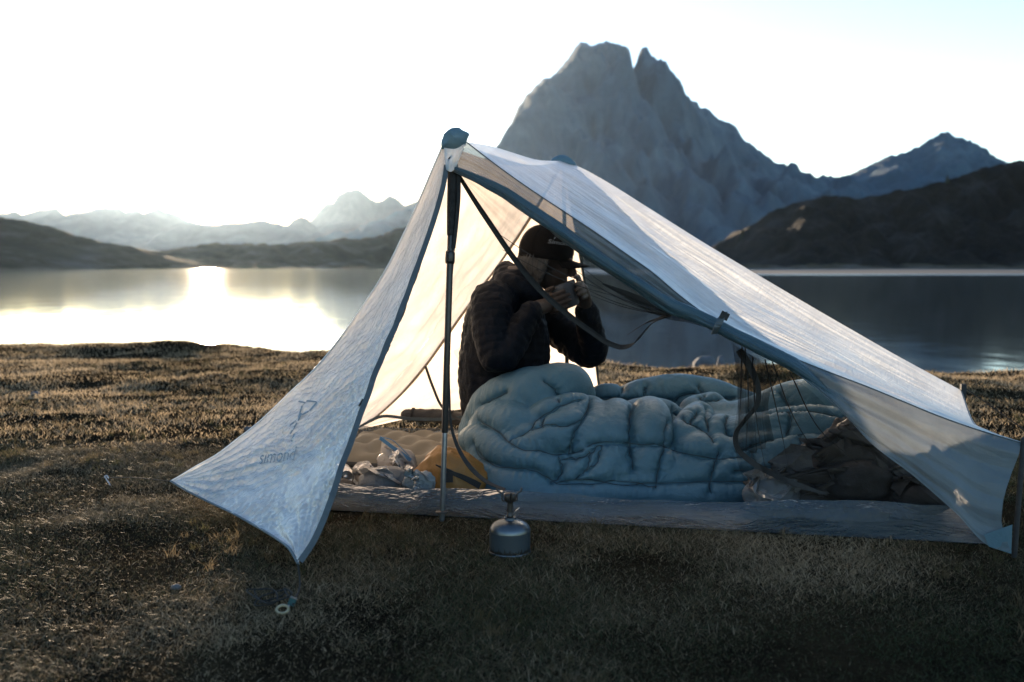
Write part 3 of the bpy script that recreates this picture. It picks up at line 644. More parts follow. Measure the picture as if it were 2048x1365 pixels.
# the roll itself: gathered tube of cloth with spiral creases
pts = crv(rollc, 70); v, f = tube_mesh(pts, np.interp(np.linspace(0, 1, 70), [0, .1, .3, .55, .75, .9, 1], [.010, .020, .024, .024, .022, .024, .012]), n=28, flat=0.8, capn=3)
b_, s_ = segdist(v, pts); a_ = np.arctan2((v - pts.mean(0))[:, 1], (v - pts.mean(0))[:, 2])
cen = np.array([pts[np.argmin(((pts - q) ** 2).sum(1))] for q in v]); dirv = v - cen; ang = np.arctan2(dirv[:, 2], dirv[:, 1])
v = cen + dirv * (1 + 0.16 * np.sin(ang * 3 + s_ * 9 + 1.5 * vnoise(s_ * 7, ang, 0, 341)) + 0.12 * fbm(s_ * 10, ang * 1.2, 0, 3, 342))[:, None]
uvr = np.c_[s_, (ang + 3.15) * 0.025]
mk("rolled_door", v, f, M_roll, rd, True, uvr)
tie = ribbon("tie_strap", PL([(1428, 668, 2.895), (1434, 655, 2.882), (1441, 640, 2.885), (1449, 625, 2.905)]), 0.020, M_hem, rd, (1, 0, 0.6), 0.003, 12)
bx_v, bx_f = box_mesh(P(1449, 632, 2.885), (0.024, 0.006, 0.022), np.array(Matrix.Rotation(0.45, 3, 'Y'))); mk("tie_tab", bx_v, bx_f, M_web, tie, False)
# reinforcement patches on both peaks
def cap_patch(name, c, r, axis, par):
    ax = Vector(axis).normalized(); R = np.array(ax.to_track_quat('Z', 'Y').to_matrix())
    pr = [(0.001, r[1]), (r[0]*.35, r[1]*.97), (r[0]*.62, r[1]*.78), (r[0]*.80, r[1]*.48), (r[0]*.93, r[1]*.1), (r[0]*1.02, -r[1]*.5), (r[0]*1.12, -r[1]*1.1)]
    v, f = lathe_mesh(pr, (0, 0, 0), (0, 0, 1), 28)
    v = v * (1 + 0.10 * fbm(v[:, 0] * 45, v[:, 1] * 45, v[:, 2] * 45, 3, 351))[:, None]
    v = v @ R.T + c
    return mk(name, v, f, M_patch, par, True, v[:, [0, 2]])
def lens_patch(name, outline, c, Y, df, db, seed):
    """cloth hood over a peak: outline swept as a shallow closed lens around the pole top"""
    ol = np.array([P(a, b_, Y) for a, b_ in outline]); ol = crv(np.vstack([ol, ol[:1]]), 41)[:-1]; cc_ = P(*c, Y)
    rings = []; ks = [0.0, .25, .5, .72, .88, .97, 1.0]
    for side, dd in ((-1, df), (1, db)):
        rr = ks if side < 0 else ks[::-1][1:]
        for k in rr:
            q = cc_ + (ol - cc_) * max(k, 0.01); q = q.copy(); q[:, 1] += side * dd * math.sqrt(max(0, 1 - k * k)); rings.append(q)
    V = np.array(rings); m_, n_ = V.shape[:2]; V = V.reshape(-1, 3)
    V = V + 0.0025 * np.stack([fbm(V[:, 0] * 60, V[:, 1] * 60, V[:, 2] * 60, 3, seed + k) for k in range(3)], 1)
    f = [(i*n_+j, i*n_+(j+1) % n_, (i+1)*n_+(j+1) % n_, (i+1)*n_+j) for i in range(m_-1) for j in range(n_)]
    return mk(name, V, f, M_patch, tent, True, V[:, [0, 2]])
lens_patch("peak_patch", [(882, 298), (885, 280), (889, 266), (899, 257), (915, 255), (929, 261), (938, 268), (934, 281), (932, 287), (918, 297), (902, 300)], (908, 276), 3.15, 0.030, 0.05, 351)
lens_patch("rear_peak_patch", [(1098, 326), (1106, 316), (1118, 311), (1130, 311), (1141, 318), (1152, 331), (1135, 340), (1112, 338)], (1125, 325), 4.29, 0.035, 0.04, 355)
S = coons(PL([(888, 296, 3.135), (910, 298, 3.118), (932, 286, 3.145)]), PL([(892, 340, 3.115), (900, 344, 3.11), (910, 340, 3.125)]), PL([(888, 296, 3.135), (890, 318, 3.122), (892, 340, 3.115)]), PL([(932, 286, 3.145), (922, 312, 3.132), (910, 340, 3.125)]), 14, 16)
sheet("door_top", wr(S, 0.003, 4, 3, 358), M_door, tent)
# tub: floor and low walls
def tubwall(name, A, B, ha, hb, n, seed, lean=0.02, par=None, curve=None):
    A = np.asarray(A, float); B = np.asarray(B, float); d = (B - A) / np.linalg.norm(B - A); nr = np.array([d[1], -d[0]])
    u = np.linspace(0, 1, n)[:, None]; v = np.linspace(0, 1, 9)[None]
    x = A[0] + (B[0] - A[0]) * u + 0 * v; y = A[1] + (B[1] - A[1]) * u + 0 * v
    hh = (ha + (hb - ha) * u) * (1 + 0.10 * fbm(u * 9, 0.2, 0, 3, seed)) * (1 - 0.12 * np.sin(u * np.pi))
    off = lean * v + 0.010 * fbm(u * 12, v * 1.5, 0, 3, seed + 1) * v + 0.022 * np.sin(v * np.pi) * (0.6 + 0.6 * fbm(u * 4, 0.5, 0, 2, seed + 2))
    S = np.stack([x + nr[0] * off, y + nr[1] * off, hh * v + 0.004], -1)
    return sheet(name, S, M_tub, par)
tub = mk("tub_floor", [(*TUB[0], 0.006), (*TUB[1], 0.006), (*TUB[2], 0.006), (*TUB[3], 0.006)], [(0, 3, 2, 1)], M_floor, tent, False, TUB)
nw = tubwall("tub_wall", TUB[0], TUB[3], 0.095, 0.105, 150, 361, -0.015, tub); nw["label"] = "low grey wall of the tub floor on the near side"
tubwall("tub_wall", TUB[3], TUB[2], 0.10, 0.10, 60, 371, -0.02, tub); tubwall("tub_wall", TUB[2], TUB[1], 0.07, 0.10, 120, 381, -0.02, tub); tubwall("tub_wall", TUB[1], TUB[0], 0.10, 0.09, 60, 391, -0.02, tub)
# far net corner beside the mat
S = coons([S_fd[0, 40] + np.array([0, -.05, 0]), S_fd[0, 30] + np.array([0.1, -.1, -.05]), P(905, 700, 4.4)], [P(690, 868, 4.5), P(800, 838, 4.48), P(965, 832, 4.42)],
          [S_fd[0, 40] + np.array([0, -.05, 0]), P(760, 822, 4.46), P(690, 868, 4.5)], [P(905, 700, 4.4), P(940, 770, 4.41), P(965, 832, 4.42)], 30, 30)
sheet("far_net", wr(S, 0.006, 10, 3, 395), M_tan, tent)
ribbon("net_strap", PL([(851, 733, 4.36), (866, 775, 4.34), (885, 815, 4.32), (905, 833, 4.3), (925, 842, 4.28)]), 0.012, M_web, tent, (1, 0, 0), 0.002, 20)
ribbon("net_hem", PL([(700, 862, 4.46), (735, 845, 4.44), (760, 834, 4.42), (820, 838, 4.4), (900, 838, 4.38), (965, 826, 4.36)]), 0.014, M_hem, tent, (0, 0, 1), 0.002, 30)
# bug net on the near side: upper swag, zip straps, and the hanging right part
strap = PL([(918, 352, 3.17), (945, 395, 3.17), (985, 455, 3.18), (1030, 520, 3.19), (1080, 580, 3.2), (1130, 625, 3.2), (1180, 662, 3.2), (1220, 688, 3.19), (1243, 695, 3.18), (1262, 691, 3.16), (1285, 668, 3.12), (1310, 642, 3.07), (1345, 628, 3.02)])
upper = PL([(920, 346, 3.15), (985, 380, 3.12), (1060, 428, 3.09), (1130, 478, 3.06), (1200, 528, 3.04), (1265, 572, 3.02), (1320, 610, 3.0), (1350, 624, 2.99)])
S = coons(upper, strap, [upper[0], (upper[0] + strap[0]) / 2, strap[0]], [upper[-1], (upper[-1] + strap[-1]) / 2, strap[-1]], 70, 26)
vv = np.linspace(0, 1, 26)[None]; uu = np.linspace(0, 1, 70)[:, None]
S = S + np.array([0, 1.0, 0]) * (0.02 * np.sin(vv * 20 + 2 * uu) * (4 * vv * (1 - vv)) * (0.3 + 0.7 * uu))[..., None]
net = sheet("near_net", S, M_net, tent); net["label"] = "black bug net swag under the rolled door"
ribbon("zip_strap", strap, 0.018, M_web, net, (1, 0, 0.9), 0.002, 70, wid=[.012, .017, .018, .019, .018, .017, .018, .020])
for lst in ([(1000, 470), (1060, 510), (1120, 545), (1190, 573), (1250, 600), (1330, 628)], [(1005, 500), (1070, 535), (1150, 570), (1220, 590), (1330, 630)], [(1150, 540), (1200, 575), (1260, 607), (1335, 630)], [(1165, 575), (1220, 600), (1290, 622), (1340, 632)],
            [(1180, 590), (1240, 612), (1300, 626), (1340, 632)], [(1150, 525), (1215, 572), (1280, 604), (1340, 628)], [(1270, 660), (1300, 642), (1340, 632)], [(1255, 670), (1290, 648), (1338, 633)]):
    pts = [P(a, b, 3.19 - 0.20 * k / (len(lst) - 1)) for k, (a, b) in enumerate(lst)]
    tube("net_crease", pts, [0.0008] + [0.0014] * (len(pts) - 2) + [0.003], M_web, net, samp=20, n=5)
ribbon("net_bunch", PL([(1205, 568, 3.08), (1255, 590, 3.05), (1300, 612, 3.02), (1345, 626, 2.985), (1380, 634, 2.96), (1440, 660, 2.94)]), 0.03, M_net2, net, (0, 0.3, 1), 0.004, 30, wid=[.004, .02, .034, .045, .034, .012])
# strap hanging beside the pole
ribbon("zip_strap", PL([(914, 348, 3.14), (911, 420, 3.14), (904, 520, 3.14), (899, 600, 3.145), (897, 700, 3.15), (899, 790, 3.15), (904, 860, 3.15), (918, 900, 3.15), (945, 940, 3.14), (975, 965, 3.12), (1010, 980, 3.1)]), 0.012, M_web, tent, (1, 0.4, 0), 0.002, 80, wid=[.014, .016, .014, .012, .014, .012, .007, .006, .012, .016, .014])
# right hanging net with soft vertical folds
topn = PL([(1462, 682, 2.98), (1500, 708, 2.98), (1560, 738, 2.97), (1620, 780, 2.95), (1690, 850, 2.93), (1780, 925, 2.9), (1880, 1010, 2.88)])
botn = PL([(1500, 985, 3.03), (1580, 990, 3.0), (1660, 995, 2.98), (1740, 1000, 2.96), (1800, 1004, 2.94), (1850, 1010, 2.92), (1900, 1020, 2.9)])
lefn = PL([(1462, 682, 2.98), (1476, 740, 3.02), (1478, 800, 3.05), (1470, 870, 3.06), (1478, 930, 3.05), (1500, 985, 3.03)])
rign = PL([(1880, 1010, 2.88), (1890, 1015, 2.89), (1900, 1020, 2.9)])
S = coons(topn, botn, lefn, rign, 90, 40)
uu = np.linspace(0, 1, 90)[:, None]; vv = np.linspace(0, 1, 40)[None]
S = S + np.array([0, 1.0, 0]) * (0.030 * np.sin(uu ** 0.6 * 34 + 1.5 * vv) * np.exp(-uu * 7) * (0.3 + 0.7 * (1 - vv)) + 0.012 * fbm(uu * 6, vv * 2, 0, 3, 402))[..., None]
rn = sheet("hanging_net", S, M_net, tent); rn["label"] = "black bug net hanging loose over the foot end"
ribbon("zip_strap", PL([(1478, 700, 2.985), (1500, 735, 2.98), (1516, 775, 2.98), (1514, 810, 2.99), (1492, 838, 3.0), (1472, 868, 3.02), (1474, 895, 3.03), (1500, 922, 3.03), (1545, 948, 3.02), (1600, 972, 3.0), (1650, 988, 2.985)]), 0.016, M_web, rn, (1, 0, 0.5), 0.002, 70, wid=[.024, .022, .016, .015, .016, .016, .017, .018, .018, .014, .008])
for (a, b, c, d, e, g2) in ((1490, 690, 1497, 800, 1492, 900), (1505, 715, 1512, 830, 1535, 960), (1530, 720, 1560, 850, 1580, 950), (1545, 725, 1590, 840, 1640, 920), (1580, 745, 1640, 860, 1720, 930), (1484, 690, 1482, 780, 1478, 860)):
    tube("net_crease", PL([(a, b, 2.975), (c, d, 3.0), (e, g2, 3.02)]), [0.0022, 0.0016, 0.0006], M_web, rn, samp=16, n=5)
v4 = [[(1470, 690), (1500, 708), (1548, 735)], [(1500, 900), (1525, 905), (1560, 900)]]
S = coons(PL([(1466, 688, 2.97), (1500, 710, 2.97), (1560, 742, 2.965)]), PL([(1478, 900, 3.03), (1510, 905, 3.03), (1545, 880, 3.03)]), PL([(1466, 688, 2.97), (1477, 790, 3.0), (1478, 900, 3.03)]), PL([(1560, 742, 2.965), (1535, 800, 3.0), (1545, 880, 3.03)]), 40, 20)
uu = np.linspace(0, 1, 40)[:, None]; vv = np.linspace(0, 1, 20)[None]
S = S + np.array([0, 1.0, 0]) * (0.018 * np.sin(uu * 22 + vv * 2))[..., None]
sheet("net_gather", S, M_net2, rn)
# foot corners: struts, tabs, guy lines
BNg = G(2028, 1115)
tube("corner_strut", [FN + np.array([0.004, -0.006, 0.01]), BNg + np.array([0, 0, -0.01])], 0.0075, M_web, tent, n=10)
S = coons([P(1965, 1068, 2.72), BN], [P(1975, 1092, 2.72), BNg + np.array([-.012, 0, .012])], [P(1965, 1068, 2.72), P(1975, 1092, 2.72)], [P(2022, 1048, 2.705), BNg + np.array([-.012, 0, .012])], 8, 8)
sheet("corner_patch", S + np.array([0, -.008, 0]), M_patch, tent)
bx_v, bx_f = box_mesh(FF + np.array([.006, -.005, -.012]), (0.020, 0.014, 0.075)); mk("corner_tab", bx_v, bx_f, M_web, tent, False)
gf = FF + np.array([0.42, -0.26, -FF[2]])
tube("guy_line", [FF + np.array([0.012, -.005, 0.01]), gf], 0.0022, M_cord, tent, n=6)
tube("guy_line", [FN, FN + np.array([0.30, -0.1, -FN[2]])], 0.0022, M_cord, tent, n=6)
gl1 = G(205, 962)
tube("guy_line", [HN, (HN * .5 + gl1 * .5) + np.array([0, 0, .012]), gl1 + np.array([0, 0, .012])], 0.0014, M_cord, tent, n=6, samp=12)
VNg = G(576, 1228)
tube("guy_line", [VN, P(600, 1165, 2.42), P(592, 1195, 2.33), VNg + np.array([.012, 0, .022])], 0.0026, M_cord, tent, n=6, samp=16)
rgc = np.random.default_rng(5); lp = [VNg + np.array([.01, 0.01, .02])]
for k in range(16): lp.append(VNg + np.array([-0.03 - 0.004 * k + 0.03 * math.sin(k * 1.7), 0.05 + 0.05 * math.cos(k * 1.3) , 0.018 + 0.012 * rgc.random()]))
tube("spare_cord", lp, 0.0020, M_cord, tent, n=5, samp=120)

# ------------------------------------------------------------------ trekking pole
M_pole = stuffmat("pole_black", (0.012, 0.013, 0.014), (0.025, 0.026, 0.028), 0.35, 40)
M_alu = stuffmat("pole_grey", (0.12, 0.14, 0.16), (0.2, 0.22, 0.25), 0.35, 30, metal=0.7)
M_grip = stuffmat("grip_foam", (0.012, 0.012, 0.012), (0.03, 0.03, 0.03), 0.9, 60, 0.5, 200)
pa, pb = P(906, 322, 3.15), G(884, 1046); pdir = (pa - pb); plen = np.linalg.norm(pdir)
def pp(k): return pb + (pa - pb) * k
pole = empty("trekking_pole", (pb[0], pb[1], 0), "black upright trekking pole holding up the near tent peak", "trekking pole")
tube("lower_shaft", [pp(0.01), pp(0.26)], 0.0085, M_alu, pole, n=14)
tube("upper_shaft", [pp(0.255), pp(0.80)], 0.0105, M_pole, pole, n=14)
lathe("lock_lever", [(.001, -.02), (.014, -.02), (.0155, -.012), (.0155, .012), (.0135, .02), (.001, .02)], pp(0.735), M_pole, pole, pdir)
tube("grip", [pp(0.80), pp(0.86), pp(0.93), pp(0.985)], [0.0125, 0.0145, 0.0155, 0.017], M_grip, pole, n=14, samp=14)
ribbon("wrist_strap", [pp(.97) + np.array([.02, -.01, 0]), pp(.90) + np.array([.022, -.012, 0]), pp(.82) + np.array([.017, -.01, 0]), pp(.76) + np.array([.011, -.01, 0])], 0.012, M_web, pole, (1, .5, 0), 0.002, 20)
lathe("basket", [(.001, .0), (.022, .004), (.020, .008), (.001, .01)], pb + np.array([0, 0, .03]), M_pole, pole)
tube("tip_hook", PL([(893, 330, 3.13), (898, 318, 3.12), (903, 313, 3.12)]), 0.003, M_web, pole, n=8)
p2 = np.array([RA[0] + .02, RA[1] + .0, 0.0]); pole2 = empty("trekking_pole", p2, "trekking pole at the far side of the tent behind the seated person", "trekking pole")
tube("upper_shaft", [p2 + np.array([0, 0, .3]), RA + np.array([0, 0, -.04])], 0.009, M_pole, pole2, n=10); tube("lower_shaft", [p2 + np.array([0, 0, .0]), p2 + np.array([0, 0, .31])], 0.007, M_alu, pole2, n=10)

# pegs
M_peg = stuffmat("peg_alloy", (0.35, 0.36, 0.38), (0.55, 0.56, 0.6), 0.3, 20, metal=0.9)
def peg(p, d, label, L=0.055, r=0.0024):
    d = np.asarray(d, float); d /= np.linalg.norm(d); base = np.array([p[0], p[1], 0])
    e = empty("tent_peg", base, label, "tent peg"); a = base + np.array([0, 0, -.02])
    tube("shaft", [a, base + d * L], r, M_peg, e, n=8)
    tube("hook", [base + d * L, base + d * L + np.array([.008, 0, .004]), base + d * L + np.array([.014, 0, -.006])], r, M_peg, e, n=8); return e
pk = G(228, 972); peg(pk, (-0.8, 0.5, 0.5), "slim silver tent peg in the grass on the head corner line", 0.06)
peg(gf, (0.4, -.2, 1), "silver tent peg on the far foot corner line", 0.04)
M_ring = stuffmat("ring_plastic", (0.20, 0.18, 0.11), (0.28, 0.25, 0.16), 0.5, 50)
ring = empty("line_peg", (VNg[0], VNg[1], 0), "peg with pale yellow ring and teal toggle holding the near door line", "tent peg")
ang = np.linspace(0, 2 * math.pi, 25); rc = VNg + np.array([-.010, -.01, .014])
tube("ring", [rc + np.array([.0135 * math.cos(a), .010 * math.sin(a), .006 * math.sin(a)]) for a in ang], 0.0034, M_ring, ring, n=8, caps=False)
M_teal = stuffmat("toggle_teal", (0.01, 0.05, 0.06), (0.015, 0.08, 0.09), 0.5, 50)
v, f = box_mesh(VNg + np.array([.008, .012, .026]), (.016, .012, .018), np.array(Matrix.Rotation(.4, 3, 'Y'))); mk("toggle", v, f, M_teal, ring, False)
tube("shaft", [VNg + np.array([.002, 0, -.03]), VNg + np.array([.002, 0, .018])], 0.003, M_peg, ring, n=8)
# ------------------------------------------------------------------ sleeping mat
M_mat = stuffmat("mat_tan", (0.15, 0.13, 0.095), (0.18, 0.158, 0.118), 0.6, 10, 0.15, 200, transl=0.05)
M_matdark = stuffmat("mat_dark", (0.03, 0.03, 0.03), (0.045, 0.045, 0.045), 0.8, 20, 0.2, 120)
ax = np.array([0.974, -0.227, 0]); ay = np.array([0.227, 0.974, 0]); m0 = np.array([-0.70, 4.21, 0.0])      # left end centre
def mat_surf(L=2.0, W=0.54, hgt=0.085, nu=200, nv=80):
    u = np.linspace(0, L, nu)[:, None]; v = np.linspace(-1, 1, nv)[None]
    end = np.minimum(1, np.sqrt(np.clip(1 - (1 - np.clip(u / 0.16, 0, 1)) ** 2, 0, 1)))
    wv = W / 2 * (0.70 + 0.30 * end) * (1 + 0.012 * np.sin(u * 2 * np.pi / 0.19))
    y = wv * v
    edge = (1 - np.abs(v) ** 5) ** 0.5 * np.sqrt(np.clip(1 - (1 - np.clip(u / 0.045, 0, 1)) ** 2, 0, 1)) * np.sqrt(np.clip(1 - (1 - np.clip((L - u) / 0.05, 0, 1)) ** 2, 0, 1))
    ku = u * 2 * np.pi / 0.19; kv = y * 2 * np.pi / 0.19
    dim = (0.5 + 0.5 * np.cos(ku)) * (0.5 + 0.5 * np.cos(kv)) + (0.5 + 0.5 * np.cos(ku + np.pi)) * (0.5 + 0.5 * np.cos(kv + np.pi))
    z = 0.012 + hgt * edge - 0.046 * dim ** 1.6 * edge
    return m0 + u[..., None] * ax + y[..., None] * ay + z[..., None] * np.array([0, 0, 1.0])
Sm = mat_surf(); mat_t = empty("sleeping_mat", m0, "tan inflated sleeping mat with dimpled top on the tent floor", "sleeping mat")
sheet("air_cells", Sm, M_mat, mat_t, flip=False)
low = Sm.copy(); c_ = Sm.mean((0, 1)); z_ = Sm[..., 2].copy()
u_ = np.linspace(0, 1, 200); bord = np.concatenate([Sm[::4, 0], Sm[-1, ::6], Sm[::-4, -1], Sm[0, ::-6]])
n_ = len(bord); b2 = bord.copy(); b2[:, 2] = 0.009; mid_ = bord + (bord - c_) * 0.0; mid_[:, 2] = 0.03
mid_ = mid_ + np.r_[[(p - c_) / np.linalg.norm(p - c_) * 0.012 for p in bord]]
V = np.vstack([bord, mid_, b2 - np.r_[[(p - c_) / np.linalg.norm(p - c_) * 0.03 for p in bord]]])
f = [(i, (i + 1) % n_, n_ + (i + 1) % n_, n_ + i) for i in range(n_)] + [(n_ + i, n_ + (i + 1) % n_, 2 * n_ + (i + 1) % n_, 2 * n_ + i) for i in range(n_)]
mk("underside", V, f, M_matdark, mat_t)
tube("valve", [P(702, 887, 4.24), P(697, 889, 4.23)], 0.010, M_matdark, mat_t, n=10)

# ------------------------------------------------------------------ the seated person
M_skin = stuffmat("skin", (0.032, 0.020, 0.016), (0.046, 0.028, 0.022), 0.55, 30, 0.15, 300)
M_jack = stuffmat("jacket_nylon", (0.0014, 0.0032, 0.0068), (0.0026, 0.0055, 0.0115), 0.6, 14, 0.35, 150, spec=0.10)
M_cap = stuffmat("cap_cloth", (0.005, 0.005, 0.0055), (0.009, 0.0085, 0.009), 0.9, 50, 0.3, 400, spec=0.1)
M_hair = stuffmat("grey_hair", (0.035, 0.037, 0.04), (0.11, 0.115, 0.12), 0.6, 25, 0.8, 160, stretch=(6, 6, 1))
M_capt = stuffmat("cap_thread", (0.22, 0.26, 0.30), (0.32, 0.36, 0.40), 0.7, 100)
A = lambda *a: P(*a)
pel = A(1000, 842, 3.98); spine = [pel, A(985, 775, 3.97), A(992, 690, 3.96), A(1005, 625, 3.95), A(1030, 580, 3.94)]
shN, shF = A(985, 608, 3.77), A(1050, 606, 4.13)
elN, wrN = A(1000, 716, 3.64), A(1068, 618, 3.71)
elF, wrF = A(1184, 700, 4.04), A(1172, 618, 3.94)
hc = A(1096, 520, 3.94)
fwd = np.array([0.93, -0.05, -0.22]); fwd /= np.linalg.norm(fwd); lat = np.array([-0.05, -1.0, 0.0]); lat -= (lat @ fwd) * fwd; lat /= np.linalg.norm(lat); hup = np.cross(lat, fwd); hup = -hup if hup[2] < 0 else hup
Rh = np.stack([fwd, lat, hup], 1)
def hp(a, b, c): return hc + fwd * a + lat * b + hup * c
parts = [tube_mesh(spine, [.13, .125, .13, .13, .10], n=16, samp=14, flat=1.25, flat_dir=(0, 1, 0)),
    tube_mesh([A(1028, 588, 3.94), A(1052, 556, 3.94), hp(-.02, 0, -.06)], [.062, .058, .056], n=14),
    ell_mesh(hp(-.012, 0, .025), (.097, .078, .098), Rh), ell_mesh(hp(.028, 0, -.045), (.062, .058, .075), Rh), ell_mesh(hp(.050, 0, -.088), (.030, .034, .026), Rh),
    tube_mesh([hp(.085, 0, .012), hp(.106, 0, -.018), hp(.112, 0, -.030)], [.010, .013, .014], n=10), ell_mesh(hp(.098, 0, -.036), (.014, .019, .010), Rh),
    ell_mesh(hp(.080, .032, .018), (.016, .022, .010), Rh), ell_mesh(hp(.080, -.032, .018), (.016, .022, .010), Rh),
    ell_mesh(hp(.076, .030, .004), (.012, .013, .010), Rh), ell_mesh(hp(.076, -.030, .004), (.012, .013, .010), Rh),
    ell_mesh(hp(.082, 0, -.060), (.012, .026, .007), Rh), ell_mesh(hp(.080, 0, -.073), (.012, .022, .007), Rh),
    ell_mesh(hp(-.008, .078, -.008), (.018, .009, .032), Rh), ell_mesh(hp(-.008, -.078, -.008), (.018, .009, .032), Rh),
    tube_mesh([A(1005, 610, 3.93), shN, elN, wrN], [.075, .062, .045, .030], n=14, samp=24), tube_mesh([A(1030, 606, 4.0), shF, elF, wrF], [.075, .062, .045, .030], n=14, samp=24)]
for s in (-1, 1):                                              # legs under the quilt
    parts.append(tube_mesh([pel + np.array([0.0, s * .08, -.01]), A(1180, 868, 3.86 + s * .09), A(1380, 882, 3.74 + s * .09), A(1560, 895, 3.64 + s * .08), A(1640, 872, 3.60 + s * .08)], [.10, .080, .058, .042, .036], n=14, samp=24))
# bowl the hands close around
bc = A(1128, 592, 3.84); bax = np.array([-0.36, 0.0, 0.93]); bax /= np.linalg.norm(bax)
bx = np.cross(np.array([0, 1.0, 0]), bax); bx /= np.linalg.norm(bx); bx = -bx if bx[0] < 0 else bx; by = np.array([0, -1.0, 0])
BR = 0.060
def bowlp(th, h, r=BR): return bc + (bx * math.cos(th) + by * math.sin(th)) * r + bax * h
def hand(wrist, base_th, dth, hs, thumb_th, palm_out, sgn):
    """palm beside the bowl, four fingers of different lengths curled round it, thumb at the rim"""
    out = []
    pk = [bowlp(base_th, h, BR + palm_out) for h in hs]; pc = np.mean(pk, 0)
    out.append(tube_mesh([wrist, wrist * .45 + pc * .55, pc], [.026, .030, .026], n=12, samp=8))
    for a, b in zip(pk[:-1], pk[1:]): out.append(tube_mesh([pc * .6 + a * .4, (a + b) / 2], [.018, .013], n=10))
    ln = [0.86, 1.0, 0.96, 0.74]
    for i, h in enumerate(hs):
        th = [base_th + sgn * dth * ln[i] * k for k in (0.0, .38, .72, 1.0)]
        rr = [BR + palm_out * .9, BR + .016, BR + .010, BR + .0085]
        out.append(tube_mesh([bowlp(a, h, r) for a, r in zip(th, rr)], [.0100, .0098, .0088, .0072], n=10, samp=10))
        out.append(ell_mesh(bowlp(th[1], h, rr[1] + .001), (.0112, .0112, .0105)))
    t0 = pc + bax * 0.02
    out.append(tube_mesh([t0, bowlp(base_th + sgn * .15, hs[0] + .022, BR + .018), bowlp(thumb_th, hs[0] + .026, BR + .009)], [.014, .011, .0085], n=10, samp=8))
    return out
parts += hand(wrN, 2.55, 1.25, (.020, .0, -.020, -.039), 2.0, .022, -1)        # near hand: knuckles towards the camera side
parts += hand(wrF, -0.35, 1.15, (.026, .006, -.014, -.033), .35, .020, 1)      # far hand: fingertips come round the right side
v, f, n = union(parts, 0.0042, 3)
person = empty("person", (pel[0], pel[1], 0.09), "person in dark quilted jacket and cap sitting in the tent, drinking from a bowl", "person")
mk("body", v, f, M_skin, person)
# puffer jacket: torso, sleeves, bunched collar
tor = crv([pel + np.array([0.01, 0, -.02])] + spine[1:], 20); slN = crv([A(1002, 612, 3.90), shN, elN, wrN * .93 + elN * .07], 24); slF = crv([A(1030, 612, 4.02), shF, elF, wrF * .95 + elF * .05], 24)
jp = [tube_mesh(tor, np.interp(np.linspace(0, 1, 20), [0, .25, .5, .8, 1], [.150, .135, .140, .142, .100]), n=20, flat=1.32, flat_dir=(0, 1, 0)),
      tube_mesh([A(1040, 790, 3.93), A(1048, 720, 3.93), A(1045, 650, 3.93)], [.10, .105, .10], n=16, samp=8),
      tube_mesh(slN, np.interp(np.linspace(0, 1, 24), [0, .15, .5, .58, .8, 1], [.10, .088, .072, .068, .056, .046]), n=16), tube_mesh(slF, np.interp(np.linspace(0, 1, 24), [0, .15, .5, .62, .8, 1], [.10, .085, .074, .076, .060, .048]), n=16),
      tube_mesh([A(1010, 556, 3.90), A(1016, 545, 4.0), A(1040, 560, 4.04)], [.04, .045, .04], n=12, samp=8), tube_mesh([A(1004, 560, 3.92), A(1020, 568, 3.84), A(1062, 588, 3.83), A(1082, 604, 3.88)], [.042, .044, .040, .036], n=12, samp=10),
      tube_mesh([A(1026, 538, 3.93), A(1030, 550, 3.89), A(1046, 562, 3.87)], [.022, .026, .022], n=10, samp=6)]
v, f, n = union(jp, 0.0065, 4)
d0, s0 = segdist(v, tor); d1, s1 = segdist(v, slN); d2, s2 = segdist(v, slF)
use = np.argmin(np.stack([d0 - .075, d1, d2 ]), 0); s = np.choose(use, [s0, s1, s2]); wdt = np.choose(use, [0.034, 0.030, 0.030])
puff = np.abs(np.sin(np.pi * (s + 0.006 * fbm(v[:, 0] * 9, v[:, 1] * 9, v[:, 2] * 9, 2, 501)) / wdt)) ** 0.55 - 0.75
wrk = fbm(v[:, 0] * 30, v[:, 1] * 30, v[:, 2] * 14, 3, 502)
v = v + n * (0.0042 * puff + 0.0050 * wrk)[:, None]
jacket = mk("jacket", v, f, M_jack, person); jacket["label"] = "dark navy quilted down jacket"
for wr_, el_ in ((wrN, elN), (wrF, elF)):
    dd = (wr_ - el_) / np.linalg.norm(wr_ - el_); c0 = wr_ - dd * 0.016
    lathe("cuff", [(.040, -.014), (.046, -.006), (.047, .004), (.042, .013), (.034, .014), (.030, .004)], c0, M_jack, jacket, dd, 24)
# hair: combed lengths at the back and side of the head
hv = [ell_mesh(hp(-.034, 0, -.022), (.074, .080, .060), Rh)]
for k in range(22):
    ph_ = 1.50 + k * (2 * math.pi - 3.0) / 21 + 0.06 * math.sin(k * 5.1); a, b = math.cos(ph_), math.sin(ph_)
    hv.append(tube_mesh([hp(-.012 + .092 * a, .084 * b, .012), hp(-.014 + .093 * a, .087 * b, -.045), hp(-.014 + .080 * a, .076 * b, -.100 - .016 * math.sin(k * 2.3))], [.012, .0115, .006], n=8, samp=8))
v, f, n = union(hv, 0.0040, 2)
ss = (v - hc) @ lat; v = v + n * (0.002 * np.sin(ss * 900 + 3 * fbm(v[:, 0] * 30, v[:, 2] * 12, 0, 2, 503)))[:, None]
hair = mk("hair", v, f, M_hair, person); hair["label"] = "grey hair hanging below the cap"
